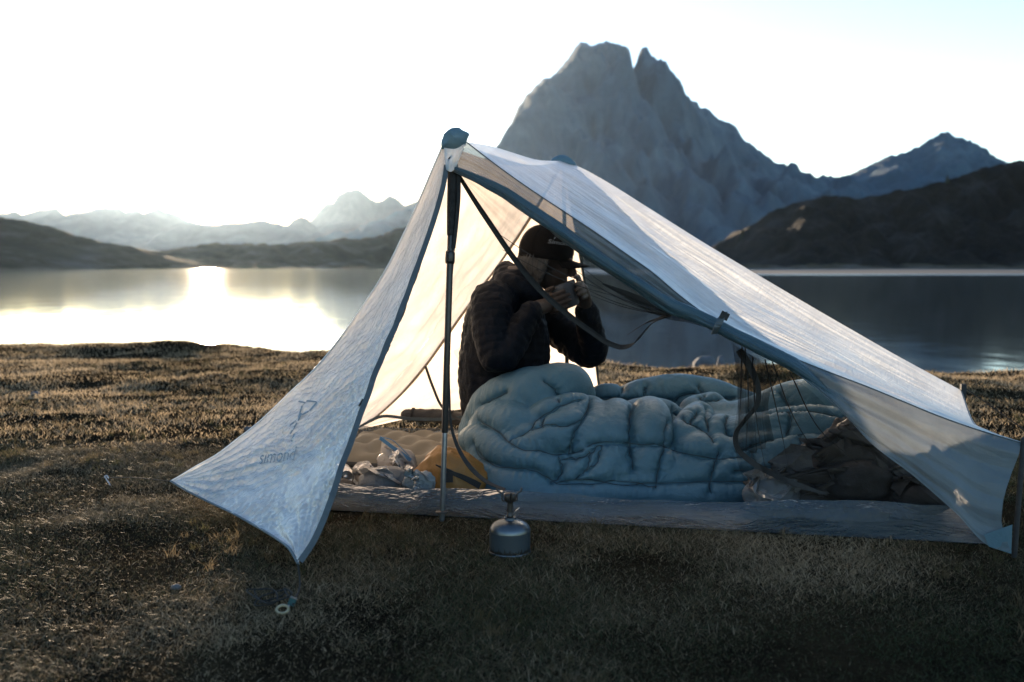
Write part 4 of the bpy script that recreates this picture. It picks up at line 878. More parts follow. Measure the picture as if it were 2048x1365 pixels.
# cap: crown, brim, button, stitched name
cu = hup * .97 - fwd * .10; cu /= np.linalg.norm(cu); cf = fwd - (fwd @ cu) * cu; cf /= np.linalg.norm(cf); cl = np.cross(cu, cf)
cc = hp(-.014, 0, .026)
th = np.linspace(0, math.pi / 2, 14); ph = np.linspace(0, 2 * math.pi, 49)
def capp(t_, p_, r=1.0):
    rx, ry, rz = .108 * r, .096 * r, .108 * r
    return cc + cf * rx * np.cos(p_) * np.cos(t_) ** .8 + cl * ry * np.sin(p_) * np.cos(t_) ** .8 + cu * (rz * np.sin(t_) ** .95 )
V = np.array([capp(min(a, 1.5705), b) for a in th for b in ph[:-1]]); V = np.vstack([V, np.array([capp(0, b, 1.0) - cu * .026 for b in ph[:-1]])])
f = [(i * 48 + j, i * 48 + (j + 1) % 48, (i + 1) * 48 + (j + 1) % 48, (i + 1) * 48 + j) for i in range(13) for j in range(48)]
f += [(14 * 48 + j, 14 * 48 + (j + 1) % 48, (j + 1) % 48, j) for j in range(48)]
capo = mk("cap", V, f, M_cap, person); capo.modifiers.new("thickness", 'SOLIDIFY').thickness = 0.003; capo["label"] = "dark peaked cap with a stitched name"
pu = np.linspace(-1.05, 1.05, 22)[:, None]; pv_ = np.linspace(0, 1, 8)[None]
Lb = .074 * np.cos(pu / 1.05 * 1.45) ** .6
S = cc + cf * ((.104 * np.cos(pu) + pv_ * Lb)[..., None]) + cl * ((.090 * np.sin(pu) * (1 + .05 * pv_))[..., None]) + cu * ((-.020 - .012 * pv_ - .028 * (np.sin(pu) ** 2) * (.3 + .7 * pv_))[..., None])
sheet("brim", S, M_cap, capo, 0.004)
v, f = ell_mesh(cc + cu * .109, (.009, .009, .004)); mk("button", v, f, M_cap, capo)
for k in range(6):
    tube("seam", [capp(a, k * math.pi / 3 + .0, 1.012) for a in np.linspace(0.02, 1.5, 12)], 0.0011, M_cap, capo, n=5)
tv, tf = text_mesh("Simond"); tv = tv[:, :2] / tv[:, 0].max()
# on the crown's side that faces the camera
psi0 = math.atan2(-1, 0)
cside = -1.0 if (cl @ np.array([0, -1, 0])) < 0 else 1.0
def cap_text(a, b): return capp(0.30 + b * .62, cside * (math.pi / 2 - 0.02 - (a - .0) * .95), 1.055)
V = np.array([cap_text(a, b) for a, b in tv]); mk("stitched_name", V, tf, M_capt, capo, False)
v, f = join([(np.array([cap_text(.225, .30), cap_text(.265, .29), cap_text(.32, .44), cap_text(.29, .45)]), [(0, 1, 2, 3)])]); mk("stitched_accent", v, f, M_capt, capo, False)
# bowl
M_bowl = stuffmat("bowl_grey", (0.055, 0.062, 0.08), (0.07, 0.08, 0.10), 0.45, 20)
lathe("bowl", [(.001, -.050), (.040, -.050), (.047, -.044), (.054, -.015), (.059, .025), (.060, .045), (.0575, .046), (.056, .024), (.050, -.015), (.043, -.040), (.001, -.044)], bc, M_bowl, None, bax, 48)
setp(bpy.data.objects["bowl"], "small grey bowl held to the face in both hands", "bowl")
# ------------------------------------------------------------------ down quilt
m, t, o = newmat("quilt_nylon")
tc = N(t, "ShaderNodeTexCoord"); at = N(t, "ShaderNodeAttribute", attribute_name="crease")
n1 = noise_node(t, 5, 4, 0.6, tc.outputs["Object"]); n2 = noise_node(t, 38, 5, 0.65, tc.outputs["Object"], 1.2); n3 = noise_node(t, 120, 3, 0.6, tc.outputs["Object"], 0.8)
r1 = ramp(t, n1.outputs["Fac"], [(0.3, (0.055, 0.125, 0.175)), (0.7, (0.072, 0.152, 0.205))])
b = N(t, "ShaderNodeBsdfPrincipled"); t.links.new(r1.outputs[0], b.inputs["Base Color"]); b.inputs["Roughness"].default_value = 0.48; b.inputs["Specular IOR Level"].default_value = 0.35
bp = N(t, "ShaderNodeBump"); bp.inputs["Strength"].default_value = 0.42; bp.inputs["Distance"].default_value = 0.010; t.links.new(n2.outputs["Fac"], bp.inputs["Height"])
bp2 = N(t, "ShaderNodeBump"); bp2.inputs["Strength"].default_value = 0.25; bp2.inputs["Distance"].default_value = 0.004; t.links.new(n3.outputs["Fac"], bp2.inputs["Height"]); t.links.new(bp.outputs[0], bp2.inputs["Normal"])
t.links.new(bp2.outputs[0], b.inputs["Normal"])
tr = N(t, "ShaderNodeBsdfTranslucent"); t.links.new(r1.outputs[0], tr.inputs[0]); mx = N(t, "ShaderNodeMixShader"); mx.inputs[0].default_value = 0.10
t.links.new(b.outputs[0], mx.inputs[1]); t.links.new(tr.outputs[0], mx.inputs[2]); t.links.new(mx.outputs[0], o.inputs["Surface"])
M_quilt = m
def Q(lst): return [P(a, b_, c) for a, b_, c, d in lst], [d for a, b_, c, d in lst]
T = [
 # bunched round the hips
 [(948, 838, 3.85, .030), (985, 812, 3.74, .072), (1030, 796, 3.66, .088), (1075, 790, 3.64, .090), (1105, 800, 3.68, .06)],
 [(1060, 800, 3.72, .05), (1095, 778, 3.66, .078), (1135, 772, 3.68, .074), (1162, 790, 3.74, .046)],
 [(960, 858, 3.72, .040), (1000, 846, 3.58, .070), (1035, 852, 3.53, .066), (1060, 862, 3.52, .045)],
 [(1060, 862, 3.56, .05), (1100, 838, 3.52, .062), (1150, 824, 3.54, .06), (1180, 815, 3.60, .04)],
 [(1045, 885, 3.48, .05), (1090, 876, 3.44, .062), (1140, 862, 3.45, .065), (1178, 845, 3.50, .05)],
 [(940, 878, 3.66, .036), (975, 885, 3.52, .055), (1020, 908, 3.44, .060), (1075, 924, 3.40, .058), (1118, 934, 3.40, .045)],
 [(952, 915, 3.55, .030), (985, 930, 3.46, .046), (1030, 948, 3.40, .052), (1070, 956, 3.38, .048), (1098, 966, 3.38, .035)],
 [(968, 962, 3.46, .035), (1020, 975, 3.38, .042), (1080, 984, 3.36, .042), (1140, 986, 3.36, .040)],
 # near face, upright chambers either side of the seams
 [(1195, 835, 3.62, .05), (1198, 850, 3.52, .062), (1185, 885, 3.44, .066), (1165, 915, 3.41, .05)],
 [(1235, 828, 3.64, .05), (1232, 846, 3.52, .064), (1225, 885, 3.45, .066), (1218, 905, 3.43, .06)],
 [(1140, 962, 3.38, .05), (1168, 940, 3.39, .062), (1218, 935, 3.40, .062), (1235, 938, 3.40, .05)],
 [(1160, 984, 3.36, .045), (1200, 980, 3.36, .048), (1240, 980, 3.36, .048)],
 [(1298, 826, 3.66, .05), (1300, 842, 3.52, .066), (1300, 870, 3.46, .068), (1298, 892, 3.44, .062)],
 [(1282, 928, 3.41, .058), (1300, 926, 3.41, .062), (1318, 930, 3.41, .056)],
 [(1275, 978, 3.37, .05), (1310, 978, 3.37, .052), (1335, 978, 3.37, .045)],
 [(1262, 834, 3.70, .05), (1300, 826, 3.74, .05), (1335, 830, 3.72, .045)],
 # behind: low roll of the far edge
 [(1186, 812, 3.98, .042), (1205, 798, 3.96, .048), (1228, 794, 3.96, .042)],
 [(1236, 806, 4.02, .056), (1290, 796, 4.05, .068), (1350, 790, 4.05, .074), (1410, 794, 4.02, .07), (1470, 808, 3.98, .058), (1520, 822, 3.94, .05)],
 # crumpled middle
 [(1368, 870, 3.50, .05), (1385, 850, 3.56, .052), (1400, 832, 3.66, .045)], [(1385, 822, 3.78, .045), (1420, 812, 3.80, .048), (1440, 830, 3.74, .040)],
 [(1405, 880, 3.50, .042), (1432, 862, 3.52, .044), (1452, 850, 3.60, .036)], [(1450, 838, 3.76, .046), (1500, 828, 3.76, .052), (1560, 822, 3.74, .055)],
 [(1368, 915, 3.44, .058), (1400, 905, 3.44, .058), (1440, 902, 3.45, .050)], [(1445, 878, 3.54, .04), (1475, 862, 3.55, .042), (1510, 856, 3.55, .045)],
 [(1362, 955, 3.40, .055), (1410, 948, 3.40, .058), (1470, 940, 3.40, .055), (1520, 935, 3.40, .05)], [(1360, 986, 3.36, .045), (1430, 984, 3.36, .046), (1520, 980, 3.36, .05)],
 # over the feet
 [(1500, 828, 3.72, .050), (1560, 816, 3.66, .072), (1630, 806, 3.62, .080), (1700, 826, 3.58, .072), (1780, 872, 3.52, .055), (1840, 915, 3.48, .04)],
 [(1480, 872, 3.52, .05), (1550, 858, 3.50, .064), (1630, 856, 3.47, .070), (1720, 872, 3.44, .064), (1800, 912, 3.42, .05)],
 [(1480, 905, 3.44, .05), (1560, 902, 3.41, .060), (1650, 904, 3.38, .062), (1750, 922, 3.36, .055), (1810, 945, 3.36, .04)],
 [(1500, 948, 3.38, .052), (1580, 948, 3.35, .056), (1680, 950, 3.33, .056), (1780, 962, 3.32, .045)],
 [(1520, 984, 3.34, .045), (1620, 984, 3.32, .046), (1760, 986, 3.30, .042)],
]
ms, lines = [], []
for q in T:
    p_, r_ = Q(q); k = max(10, len(p_) * 5); pr = crv(np.c_[np.array(p_), r_], k); v, f = tube_mesh(pr[:, :3], pr[:, 3], n=20); ms.append((v, f)); lines.append((pr[:, :3], pr[:, 3]))
core = [[(1000, 870, 3.86, .15), (1090, 872, 3.80, .16), (1200, 896, 3.76, .15), (1330, 900, 3.74, .145), (1470, 902, 3.70, .14), (1620, 890, 3.62, .14), (1740, 925, 3.52, .09)],
        [(1010, 900, 3.70, .12), (1120, 915, 3.60, .12), (1250, 915, 3.58, .12), (1400, 925, 3.56, .11), (1560, 920, 3.5, .12), (1700, 935, 3.44, .09)],
        [(1230, 880, 4.02, .10), (1400, 880, 3.98, .10), (1520, 880, 3.9, .10)]]
for q in core:
    p_, r_ = Q(q); ms.append(tube_mesh(p_, r_, n=20, samp=30))
v, f, n = union(ms, 0.0055, 90)
from mathutils.bvhtree import BVHTree
bvq = BVHTree.FromPolygons([tuple(a) for a in v], [tuple(int(i) for i in q) for q in f])
def zq(lst): return [(920 + a / 3.531, 720 + b_ / 3.531) for a, b_ in lst]
SE = [zq(q) for q in (
 [(130, 440), (200, 470), (290, 520), (340, 570), (400, 610), (480, 630), (600, 645), (700, 665), (770, 658), (860, 640)],
 [(100, 600), (140, 685), (250, 740), (400, 770), (560, 790), (620, 840), (690, 870)],
 [(340, 570), (440, 530), (500, 480), (560, 410), (640, 370), (740, 310), (860, 280)],
 [(510, 490), (620, 460), (760, 460), (860, 430)], [(570, 470), (600, 400), (620, 380)],
 [(920, 270), (910, 340), (880, 400), (820, 500), (790, 600), (770, 650)],
 [(1195, 280), (1210, 340), (1200, 430), (1205, 560), (1200, 640), (1220, 770)],
 [(1490, 290), (1500, 360), (1470, 430), (1445, 500), (1445, 600), (1420, 700), (1400, 800), (1380, 900)],
 [(900, 600), (1000, 590), (1100, 590), (1200, 600), (1440, 610), (1560, 650), (1700, 690), (1900, 690), (2048, 680)],
 [(700, 700), (720, 760), (690, 830), (640, 870)], [(690, 870), (900, 870), (1050, 860), (1380, 890)],
 [(930, 270), (1060, 275), (1190, 280), (1340, 280), (1490, 285)],
 [(1500, 310), (1560, 260), (1650, 240), (1720, 300), (1740, 400), (1750, 500)], [(1500, 370), (1620, 450), (1740, 510), (1790, 580)],
 [(1740, 290), (1840, 280), (1940, 270)], [(1620, 450), (1680, 370)], [(1890, 390), (1880, 500), (1900, 550)],
 [(1150, 180), (1140, 260)], [(1310, 200), (1300, 265)], [(1680, 180), (1725, 260)], [(600, 150), (680, 220), (700, 300)], [(160, 330), (250, 270), (330, 230)],
 [(1000, 600), (970, 700), (900, 790)], [(720, 700), (850, 690), (1000, 600)])]
SE += [[(1110, 965), (1180, 962), (1260, 968), (1330, 966), (1420, 962), (1500, 966)], [(1440, 905), (1425, 945), (1420, 985)], [(1500, 905), (1515, 940), (1510, 985)], [(1180, 905), (1172, 935), (1150, 962)], [(1475, 905), (1560, 874), (1640, 868), (1760, 892)], [(1470, 945), (1600, 928), (1750, 934)], [(1500, 832), (1600, 822), (1720, 848), (1790, 890)], [(1560, 785), (1580, 830), (1575, 870)], [(1660, 785), (1690, 830), (1700, 870)], [(1600, 870), (1610, 925), (1600, 980)]]
D1 = np.full(len(v), 9.0); S1 = np.zeros(len(v)); I1 = np.zeros(len(v)); seam3 = []
for i, q in enumerate(SE):
    out = []
    for c_ in crv([(a, b_, 0) for a, b_ in q], 28):
        d = Vector(P(c_[0], c_[1], 3.0)) - Vector((0, 0, H)); h = bvq.ray_cast(Vector((0, 0, H)), d.normalized())
        if h[0] is not None: out.append(np.array(h[0]))
    runs = [[out[0]]] if out else []                       # split where the surface jumps in depth
    for a, b_ in zip(out[:-1], out[1:]):
        if np.linalg.norm(b_ - a) < 0.06: runs[-1].append(b_)
        else: runs.append([b_])
    for r_ in runs:
        if len(r_) < 3: continue
        r_ = np.array(r_); seam3.append(r_); d, s = segdist(v, r_); m1 = d < D1; D1 = np.where(m1, d, D1); S1 = np.where(m1, s, S1); I1 = np.where(m1, i, I1)
w1 = 1 - 2 * np.abs(fbm(S1 * 52 + I1 * 7.3, D1 * 10, I1 * 3.1, 2, 601)); w2 = fbm(v[:, 0] * 12, v[:, 1] * 12, v[:, 2] * 12, 2, 602)
w3 = 1 - 2 * np.abs(fbm(v[:, 0] * 22 + 3, v[:, 1] * 22, v[:, 2] * 10, 3, 603)); msk = sstep(-.1, .5, fbm(v[:, 0] * 6, v[:, 1] * 6, v[:, 2] * 6, 2, 604))
side = np.exp(-(D1 / 0.0045) ** 2)
disp = 0.024 * (1 - np.exp(-D1 / 0.014)) - 0.010 - 0.007 * side + 0.0055 * w1 * np.exp(-D1 / 0.03) * (1 - side) + 0.002 * w2 + 0.0030 * w3 * msk
v = v + n * disp[:, None]
v[:, 2] = np.maximum(v[:, 2], 0.012 + 0.002 * w2)
quilt = empty("sleeping_quilt", (*v[:, :2].mean(0), 0.01), "puffy pale blue grey down quilt drawn over the seated person's legs", "quilt")
qo = mk("down_cover", v, f, M_quilt, quilt)
M_thread = stuffmat("quilt_seam", (0.012, 0.02, 0.026), (0.025, 0.035, 0.042), 0.7, 60)
for r_ in seam3:
    q = np.array([v[np.argmin(((v - c_) ** 2).sum(1))] for c_ in r_])
    for _ in range(2): q[1:-1] = (q[:-2] + 2 * q[1:-1] + q[2:]) / 4
    tube("baffle_seam", q + np.array([0, -0.0006, 0.0004]), 0.0012, M_thread, quilt, n=5)
# ------------------------------------------------------------------ gear in and around the tent
def crumple(name, c, r, mat, label, cat, amp=0.12, seed=1, sc=9, n=64, m=40, flatz=0.01, folds=1.0, power=1.0, prof=None, parent=None):
    """soft crumpled bag or garment: closed body with sharp fold ridges, resting on the floor"""
    v, f = ell_mesh((0, 0, 0), (1, 1, 1), None, n, m)
    d = v.copy(); v = np.sign(v) * np.abs(v) ** power
    q = v * np.asarray(r)
    trn = 0
    rg_ = np.random.default_rng(seed); wp = 0.35 * fbm(q[:, 0] * sc * .5, q[:, 1] * sc * .5, q[:, 2] * sc * .5, 2, seed + 9)
    for k_ in range(6):                                     # sharp creases: folded plane waves in random directions
        dd = rg_.standard_normal(3); dd /= np.linalg.norm(dd); xx = (q @ dd) * sc * (0.7 + 0.55 * k_) + rg_.random() + wp; trn = trn + (np.abs(2 * (xx - np.floor(xx + .5))) - .5) / (1 + .45 * k_)
    nn = 0.5 * trn * folds + 0.6 * fbm(q[:, 0] * sc, q[:, 1] * sc, q[:, 2] * sc, 4, seed); rd = 1 - 2 * np.abs(fbm(q[:, 0] * sc * .8 + 3, q[:, 1] * sc * .8, q[:, 2] * sc * .8 + 1, 3, seed + 5))
    q = q * (1 + amp * (nn + 0.35 * folds * rd))[:, None]
    if prof is not None: q[:, 2] = np.where(q[:, 2] > 0, q[:, 2] * np.interp(q[:, 0] / r[0], prof[0], prof[1]), q[:, 2])
    w_ = q + np.asarray(c); w_[:, 2] = np.maximum(w_[:, 2], flatz)
    o = mk(name, w_, f, mat, parent, True, w_[:, [0, 2]])
    if label: setp(o, label, cat)
    return o
M_yel = stuffmat("yellow_nylon", (0.20, 0.095, 0.02), (0.27, 0.135, 0.032), 0.55, 12, 0.4, 60, transl=0.15)
M_blk = stuffmat("black_fabric", (0.010, 0.010, 0.011), (0.022, 0.022, 0.024), 0.8, 30, 0.3, 150)
M_brown = stuffmat("brown_fabric", (0.026, 0.025, 0.026), (0.045, 0.042, 0.042), 0.75, 20, 0.35, 120)
M_greyp = dcf("grey_plastic", (0.16, 0.18, 0.20), (0.22, 0.23, 0.24), 0.7, 0.25, 0.05, 0.12, 0.3, ((60, 0.5, (1, 1, 1)),))
M_film = dcf("clear_film", (0.62, 0.58, 0.55), (0.75, 0.70, 0.66), 0.35, 0.35, 0.30, 0.2, 0.15, ((50, 0.6, (1, 1, 1)),))
M_foil = dcf("blue_film", (0.22, 0.30, 0.36), (0.25, 0.32, 0.36), 0.6, 0.3, 0.1, 0.3, 0.15, ((70, 0.7, (1, 1, 1)),))
M_blue = stuffmat("blue_zip", (0.05, 0.14, 0.26), (0.08, 0.2, 0.34), 0.4, 40)
M_steel = stuffmat("can_metal", (0.45, 0.46, 0.48), (0.58, 0.59, 0.6), 0.28, 20, metal=0.9)
M_orange = stuffmat("orange_fabric", (0.35, 0.09, 0.04), (0.42, 0.12, 0.05), 0.7, 30, 0.2, 120)

ys = empty("stuff_sack", (*P(905, 985, 3.42)[:2], 0.01), "mustard yellow stuff sack with black straps against the quilt", "bag")
yb = crumple("sack_body", P(905, 952, 3.42), (0.118, 0.085, 0.105), M_yel, None, None, 0.13, 701, 8, 90, 60, power=0.9, folds=1.3, prof=([-1, -.5, 0, .5, 1], [.9, 1.08, 1.06, .86, .5]), parent=ys)
bvy = BVHTree.FromPolygons([tuple(yb.matrix_basis @ Vector(a.co) + Vector(ys.location)) for a in yb.data.vertices], [tuple(p.vertices) for p in yb.data.polygons])
def onto(bv, lst, off=0.003, Y=3.0):
    out = []
    for a, b_ in lst:
        d = Vector(P(a, b_, Y)) - Vector((0, 0, H)); h = bv.ray_cast(Vector((0, 0, H)), d.normalized())
        if h[0] is not None: out.append(np.array(h[0]) + np.array([0, -off, 0]))
    return out
q = onto(bvy, [(872, 930), (890, 938), (905, 946), (925, 954), (945, 964), (960, 972)])
if len(q) > 3: ribbon("strap", q, 0.016, M_blk, ys, (0, 0, 1), 0.003, 20, wid=[.004, .012, .016, .02, .022])
q = onto(bvy, [(882, 955), (893, 955), (906, 955)])
if len(q) > 2: ribbon("patch", q, 0.034, M_blk, ys, (0, 0, 1), 0.003, 8)
q = onto(bvy, [(842, 955), (850, 952), (858, 948)])
if len(q) > 2: ribbon("patch", q, 0.02, M_blk, ys, (0, 0, 1), 0.003, 8)
q = onto(bvy, [(846, 912), (865, 897), (885, 891), (905, 889), (925, 895), (940, 905)], 0.001)
if len(q) > 3: tube("seam", q, 0.0015, M_yel, ys, n=5, samp=24)

zb = empty("zip_bag", (*P(795, 965, 3.62)[:2], 0.01), "clear plastic zip bag with a blue closure", "plastic bag")
crumple("film_body", P(793, 928, 3.62), (0.072, 0.035, 0.060), M_film, None, None, 0.10, 711, 16, 48, 30, parent=zb, folds=1.2)
S = coons(PL([(764, 880, 3.61), (790, 898, 3.6), (824, 921, 3.59)]), PL([(758, 925, 3.6), (790, 925, 3.57), (830, 935, 3.6)]), PL([(764, 880, 3.61), (758, 925, 3.6)]), PL([(824, 921, 3.59), (830, 935, 3.6)]), 20, 12)
sheet("film_neck", wr(S, 0.006, 6, 3, 712), M_film, zb)
ribbon("zip_closure", PL([(760, 876, 3.60), (780, 891, 3.592), (800, 905, 3.588), (822, 921, 3.585)]), 0.013, M_blue, zb, (0, 0, 1), 0.003, 20)
tube("zip_edge", PL([(760, 874, 3.602), (785, 881, 3.60), (800, 894, 3.598), (818, 912, 3.59)]), 0.0016, M_blue, zb, n=5, samp=16)
can = empty("drink_can", (*P(688, 960, 3.6)[:2], 0.01), "metal can lying on its side beside the door edge", "can")
cax = np.array([0.30, -0.95, 0.0]); cc0 = P(688, 938, 3.60); cc0[2] = 0.044
lathe("can_body", [(.001, -.075), (.024, -.075), (.028, -.070), (.033, -.060), (.033, .030), (.031, .040), (.026, .046), (.0255, .049), (.024, .049), (.023, .043), (.001, .043)], cc0, M_steel, can, cax, 32)
lathe("pull_tab", [(.001, .044), (.010, .044), (.011, .046), (.001, .047)], cc0, M_steel, can, cax, 16)
po = crumple("flat_pouch", P(668, 972, 3.46), (0.075, 0.06, 0.026), M_blk, "flat black pouch with an orange side by the can", "pouch", 0.05, 721, 9, 40, 24)
q0 = P(665, 962, 3.40); ribbon("side_panel", PL([(628, 970, 3.385), (660, 966, 3.38), (690, 963, 3.385), (715, 958, 3.40)]), 0.012, M_orange, po, (0, 0, 1), 0.003, 16) if False else None
crumple("grey_bag", P(770, 968, 3.42), (0.095, 0.065, 0.062), M_greyp, "crumpled dark grey plastic bag beside the yellow sack", "plastic bag", 0.09, 731, 10, 60, 36, folds=1.1)
crumple("film_wrapper", P(838, 968, 3.30), (0.055, 0.03, 0.042), M_foil, "small crumpled bluish wrapper in front of the grey bag", "wrapper", 0.16, 741, 22, 48, 30, folds=1.3)
crumple("food_wrapper", P(735, 950, 3.58), (0.050, 0.04, 0.028), M_film, "crumpled pale wrapper between the can and the zip bag", "wrapper", 0.16, 745, 22, 40, 24, folds=1.3)
ro = empty("rolled_bundle", P(865, 838, 4.44), "dark rolled bundle lying behind the sleeping mat", "bundle")
v, f = tube_mesh([P(812, 829, 4.46), P(840, 831, 4.45), P(880, 834, 4.43), P(935, 838, 4.40)], [.026, .029, .030, .028], n=20, samp=24)
v = v + 0.004 * np.stack([fbm(v[:, 0] * 30, v[:, 1] * 30, v[:, 2] * 30, 3, 751 + k) for k in range(3)], 1); mk("roll", v, f, M_brown, ro)
for xx in (826, 905): lathe("band", [(.0285, -.006), (.0325, -.004), (.0325, .004), (.0285, .006)], P(xx, 830 + (xx - 826) * .06, 4.452 - (xx - 826) * .0004), M_blk, ro, (0.97, -.2, -.05), 24)
crumple("black_bag", P(962, 838, 4.22), (0.065, 0.07, 0.085), M_blk, "black soft bag behind the seated person's back", "bag", 0.05, 761, 7, 48, 30)
g = crumple("garment_heap", P(1690, 985, 3.20), (0.30, 0.13, 0.225), M_brown, "crumpled dark grey garment heaped beside the quilt", "garment", 0.17, 771, 9, 150, 90, folds=1.8, power=0.9, prof=([-1, -.75, -.4, -.1, .0, .12, .35, .6, 1], [.40, .44, .62, .92, 1.0, .92, .72, .62, .45]))
crumple("dark_sack", P(1712, 962, 3.05), (0.105, 0.07, 0.058), M_blk, "black stuff sack in front of the grey garment", "bag", 0.13, 781, 10, 70, 44, power=.85, folds=1.3)
crumple("black_pouch", P(1850, 996, 2.99), (0.085, 0.06, 0.045), M_blk, "low black pouch at the foot end of the tub", "pouch", 0.10, 785, 11, 48, 30, folds=1.2)
crumple("light_cloth", P(1545, 985, 3.08), (0.085, 0.05, 0.062), M_greyp, "pale folded cloth edge under the grey garment", "cloth", 0.16, 791, 13, 64, 40, folds=1.5)
crumple("tangled_gear", P(1850, 955, 3.22), (0.095, 0.08, 0.10), M_brown, "small heap of gear behind the black pouch", "gear", 0.16, 795, 14, 64, 40, folds=1.4)

def folded(name, lo, hi, mat, parent, seed, nf=9, n=70):
    """a sheet of cloth creased along random straight folds, then settled into the box lo..hi"""
    rg_ = np.random.default_rng(seed); g_ = np.linspace(-1, 1, n); a_, b_ = np.meshgrid(g_, g_, indexing='ij')
    p_ = np.stack([a_, b_, 0.02 * fbm(a_ * 3, b_ * 3, 0, 3, seed)], -1).reshape(-1, 3)
    for k in range(nf):
        c_ = p_[rg_.integers(len(p_))] * .7; m_ = rg_.standard_normal(3) * np.array([1, 1, .5]); m_ /= np.linalg.norm(m_)
        ax_ = np.cross(m_, rg_.standard_normal(3)); ax_ /= np.linalg.norm(ax_); sel = ((p_ - c_) @ m_) > 0
        R_ = np.array(Matrix.Rotation(rg_.uniform(.7, 1.9) * rg_.choice([-1, 1]), 3, Vector(ax_))); q_ = (p_[sel] - c_)
        dd = np.clip(q_ @ m_ / .06, 0, 1)[:, None]; p_[sel] = c_ + q_ * (1 - dd) + (q_ @ R_.T) * dd
    mn, mx_ = p_.min(0), p_.max(0); p_ = np.asarray(lo) + (p_ - mn) / (mx_ - mn) * (np.asarray(hi) - np.asarray(lo))
    o_ = mk(name, p_, gridf(n, n), mat, parent, True, p_[:, [0, 2]]); md_ = o_.modifiers.new("soften", 'SMOOTH'); md_.iterations = 2; md_.factor = .5; return o_
M_cloth2 = stuffmat("worn_grey_cloth", (0.05, 0.05, 0.054), (0.075, 0.073, 0.075), 0.7, 16, 0.3, 120, transl=0.1)
def boxof(x0, x1, y0, y1, Y0, Y1): return (P(x0, y1, Y0)[0], Y0, max(0.012, P(x0, y1, Y0)[2])), (P(x1, y0, Y1)[0], Y1, P(x1, y0, Y0)[2])
gh = bpy.data.objects["garment_heap"]
def gfold(bx_, sd, mat=M_cloth2, par=gh, nm="cloth_fold"):
    return folded(nm, *boxof(*bx_), mat, par, sd)
gfold((1505, 1690, 890, 1000, 3.02, 3.16), 11); gfold((1600, 1780, 852, 985, 3.04, 3.22), 12); gfold((1730, 1880, 905, 1005, 2.99, 3.14), 17); gfold((1560, 1720, 930, 1005, 2.98, 3.08), 23, M_brown)
gfold((1490, 1600, 945, 1002, 2.99, 3.08), 31, M_greyp, bpy.data.objects["light_cloth"]); gfold((1790, 1890, 945, 1008, 2.95, 3.05), 37, M_blk, bpy.data.objects["black_pouch"])
gfold((712, 830, 935, 990, 3.34, 3.44), 41, M_greyp, bpy.data.objects["grey_bag"]); gfold((800, 872, 942, 992, 3.22, 3.30), 43, M_foil, bpy.data.objects["film_wrapper"]); gfold((700, 770, 925, 975, 3.50, 3.58), 47, M_film, bpy.data.objects["food_wrapper"]); gfold((757, 830, 895, 965, 3.54, 3.62), 53, M_film, zb, "film_fold")


# ------------------------------------------------------------------ gas stove
M_gasd = stuffmat("canister_steel", (0.08, 0.10, 0.115), (0.13, 0.155, 0.175), 0.30, 12, metal=0.85)
m, t, o = newmat("canister_print")                      # grey print with a dark spruce-wood silhouette along the bottom
tc = N(t, "ShaderNodeTexCoord"); sp = N(t, "ShaderNodeSeparateXYZ"); t.links.new(tc.outputs["UV"], sp.inputs[0])
cx = N(t, "ShaderNodeCombineXYZ"); t.links.new(sp.outputs[0], cx.inputs[0]); nA = noise_node(t, 150, 2, 0.8, cx.outputs[0]); nB = noise_node(t, 26, 3, 0.6, cx.outputs[0])
hgt = mth(t, 'ADD', mth(t, 'MULTIPLY', mth(t, 'POWER', nA.outputs["Fac"], 3.5), 1.6), mth(t, 'MULTIPLY', nB.outputs["Fac"], 0.10))
dark = mth(t, 'LESS_THAN', sp.outputs[1], hgt)
mxc = N(t, "ShaderNodeMix", data_type='RGBA'); t.links.new(dark, mxc.inputs[0]); mxc.inputs[6].default_value = (0.022, 0.036, 0.047, 1); mxc.inputs[7].default_value = (0.003, 0.0035, 0.004, 1)
b = N(t, "ShaderNodeBsdfPrincipled"); t.links.new(mxc.outputs[2], b.inputs["Base Color"]); b.inputs["Roughness"].default_value = 0.42; t.links.new(b.outputs[0], o.inputs["Surface"]); M_gasp = m
M_brass = stuffmat("burner_dark", (0.03, 0.03, 0.03), (0.07, 0.065, 0.06), 0.45, 40, metal=0.6)
sb = G(1020, 1108); st = empty("gas_stove", (sb[0], sb[1], 0), "small gas stove screwed onto a squat canister on the grass before the tent", "stove")
R0 = 0.0575
v, f = lathe_mesh([(.001, .004), (R0 * .93, .004), (R0 * .99, .007)], sb, n=48); mk("canister_base", v, f, M_gasd, st)
pr = [(R0, .008), (R0, .030), (R0, .055), (R0, .066)]; v, f = lathe_mesh(pr, sb, n=48)
uvv = np.c_[np.tile(np.arange(48) / 48 * .36, 4), np.repeat([0, .38, .8, 1.0], 48)]; mk("canister_print", v, f, M_gasp, st, True, uvv)
lathe("rim", [(R0, .004), (R0 + .0018, .006), (R0 + .0018, .009), (R0, .011)], sb, M_gasd, st, n=48)
can_top = lathe("canister_dome", [(R0, .066), (R0 * .985, .073), (R0 * .93, .080), (R0 * .80, .088), (R0 * .62, .094), (R0 * .42, .0975), (.018, .0985), (.0165, .103), (.0175, .1045), (.0165, .106), (.013, .105), (.012, .100), (.001, .100)], sb, M_gasd, st, n=48)
lathe("valve", [(.001, .100), (.009, .100), (.009, .112), (.0075, .114), (.0075, .122), (.001, .122)], sb, M_brass, st)
lathe("burner_tube", [(.0085, .120), (.0085, .148), (.0088, .150), (.001, .152)], sb, M_brass, st)
lathe("burner_head", [(.001, .148), (.012, .149), (.017, .157), (.0185, .168), (.016, .173), (.001, .174)], sb, M_brass, st)
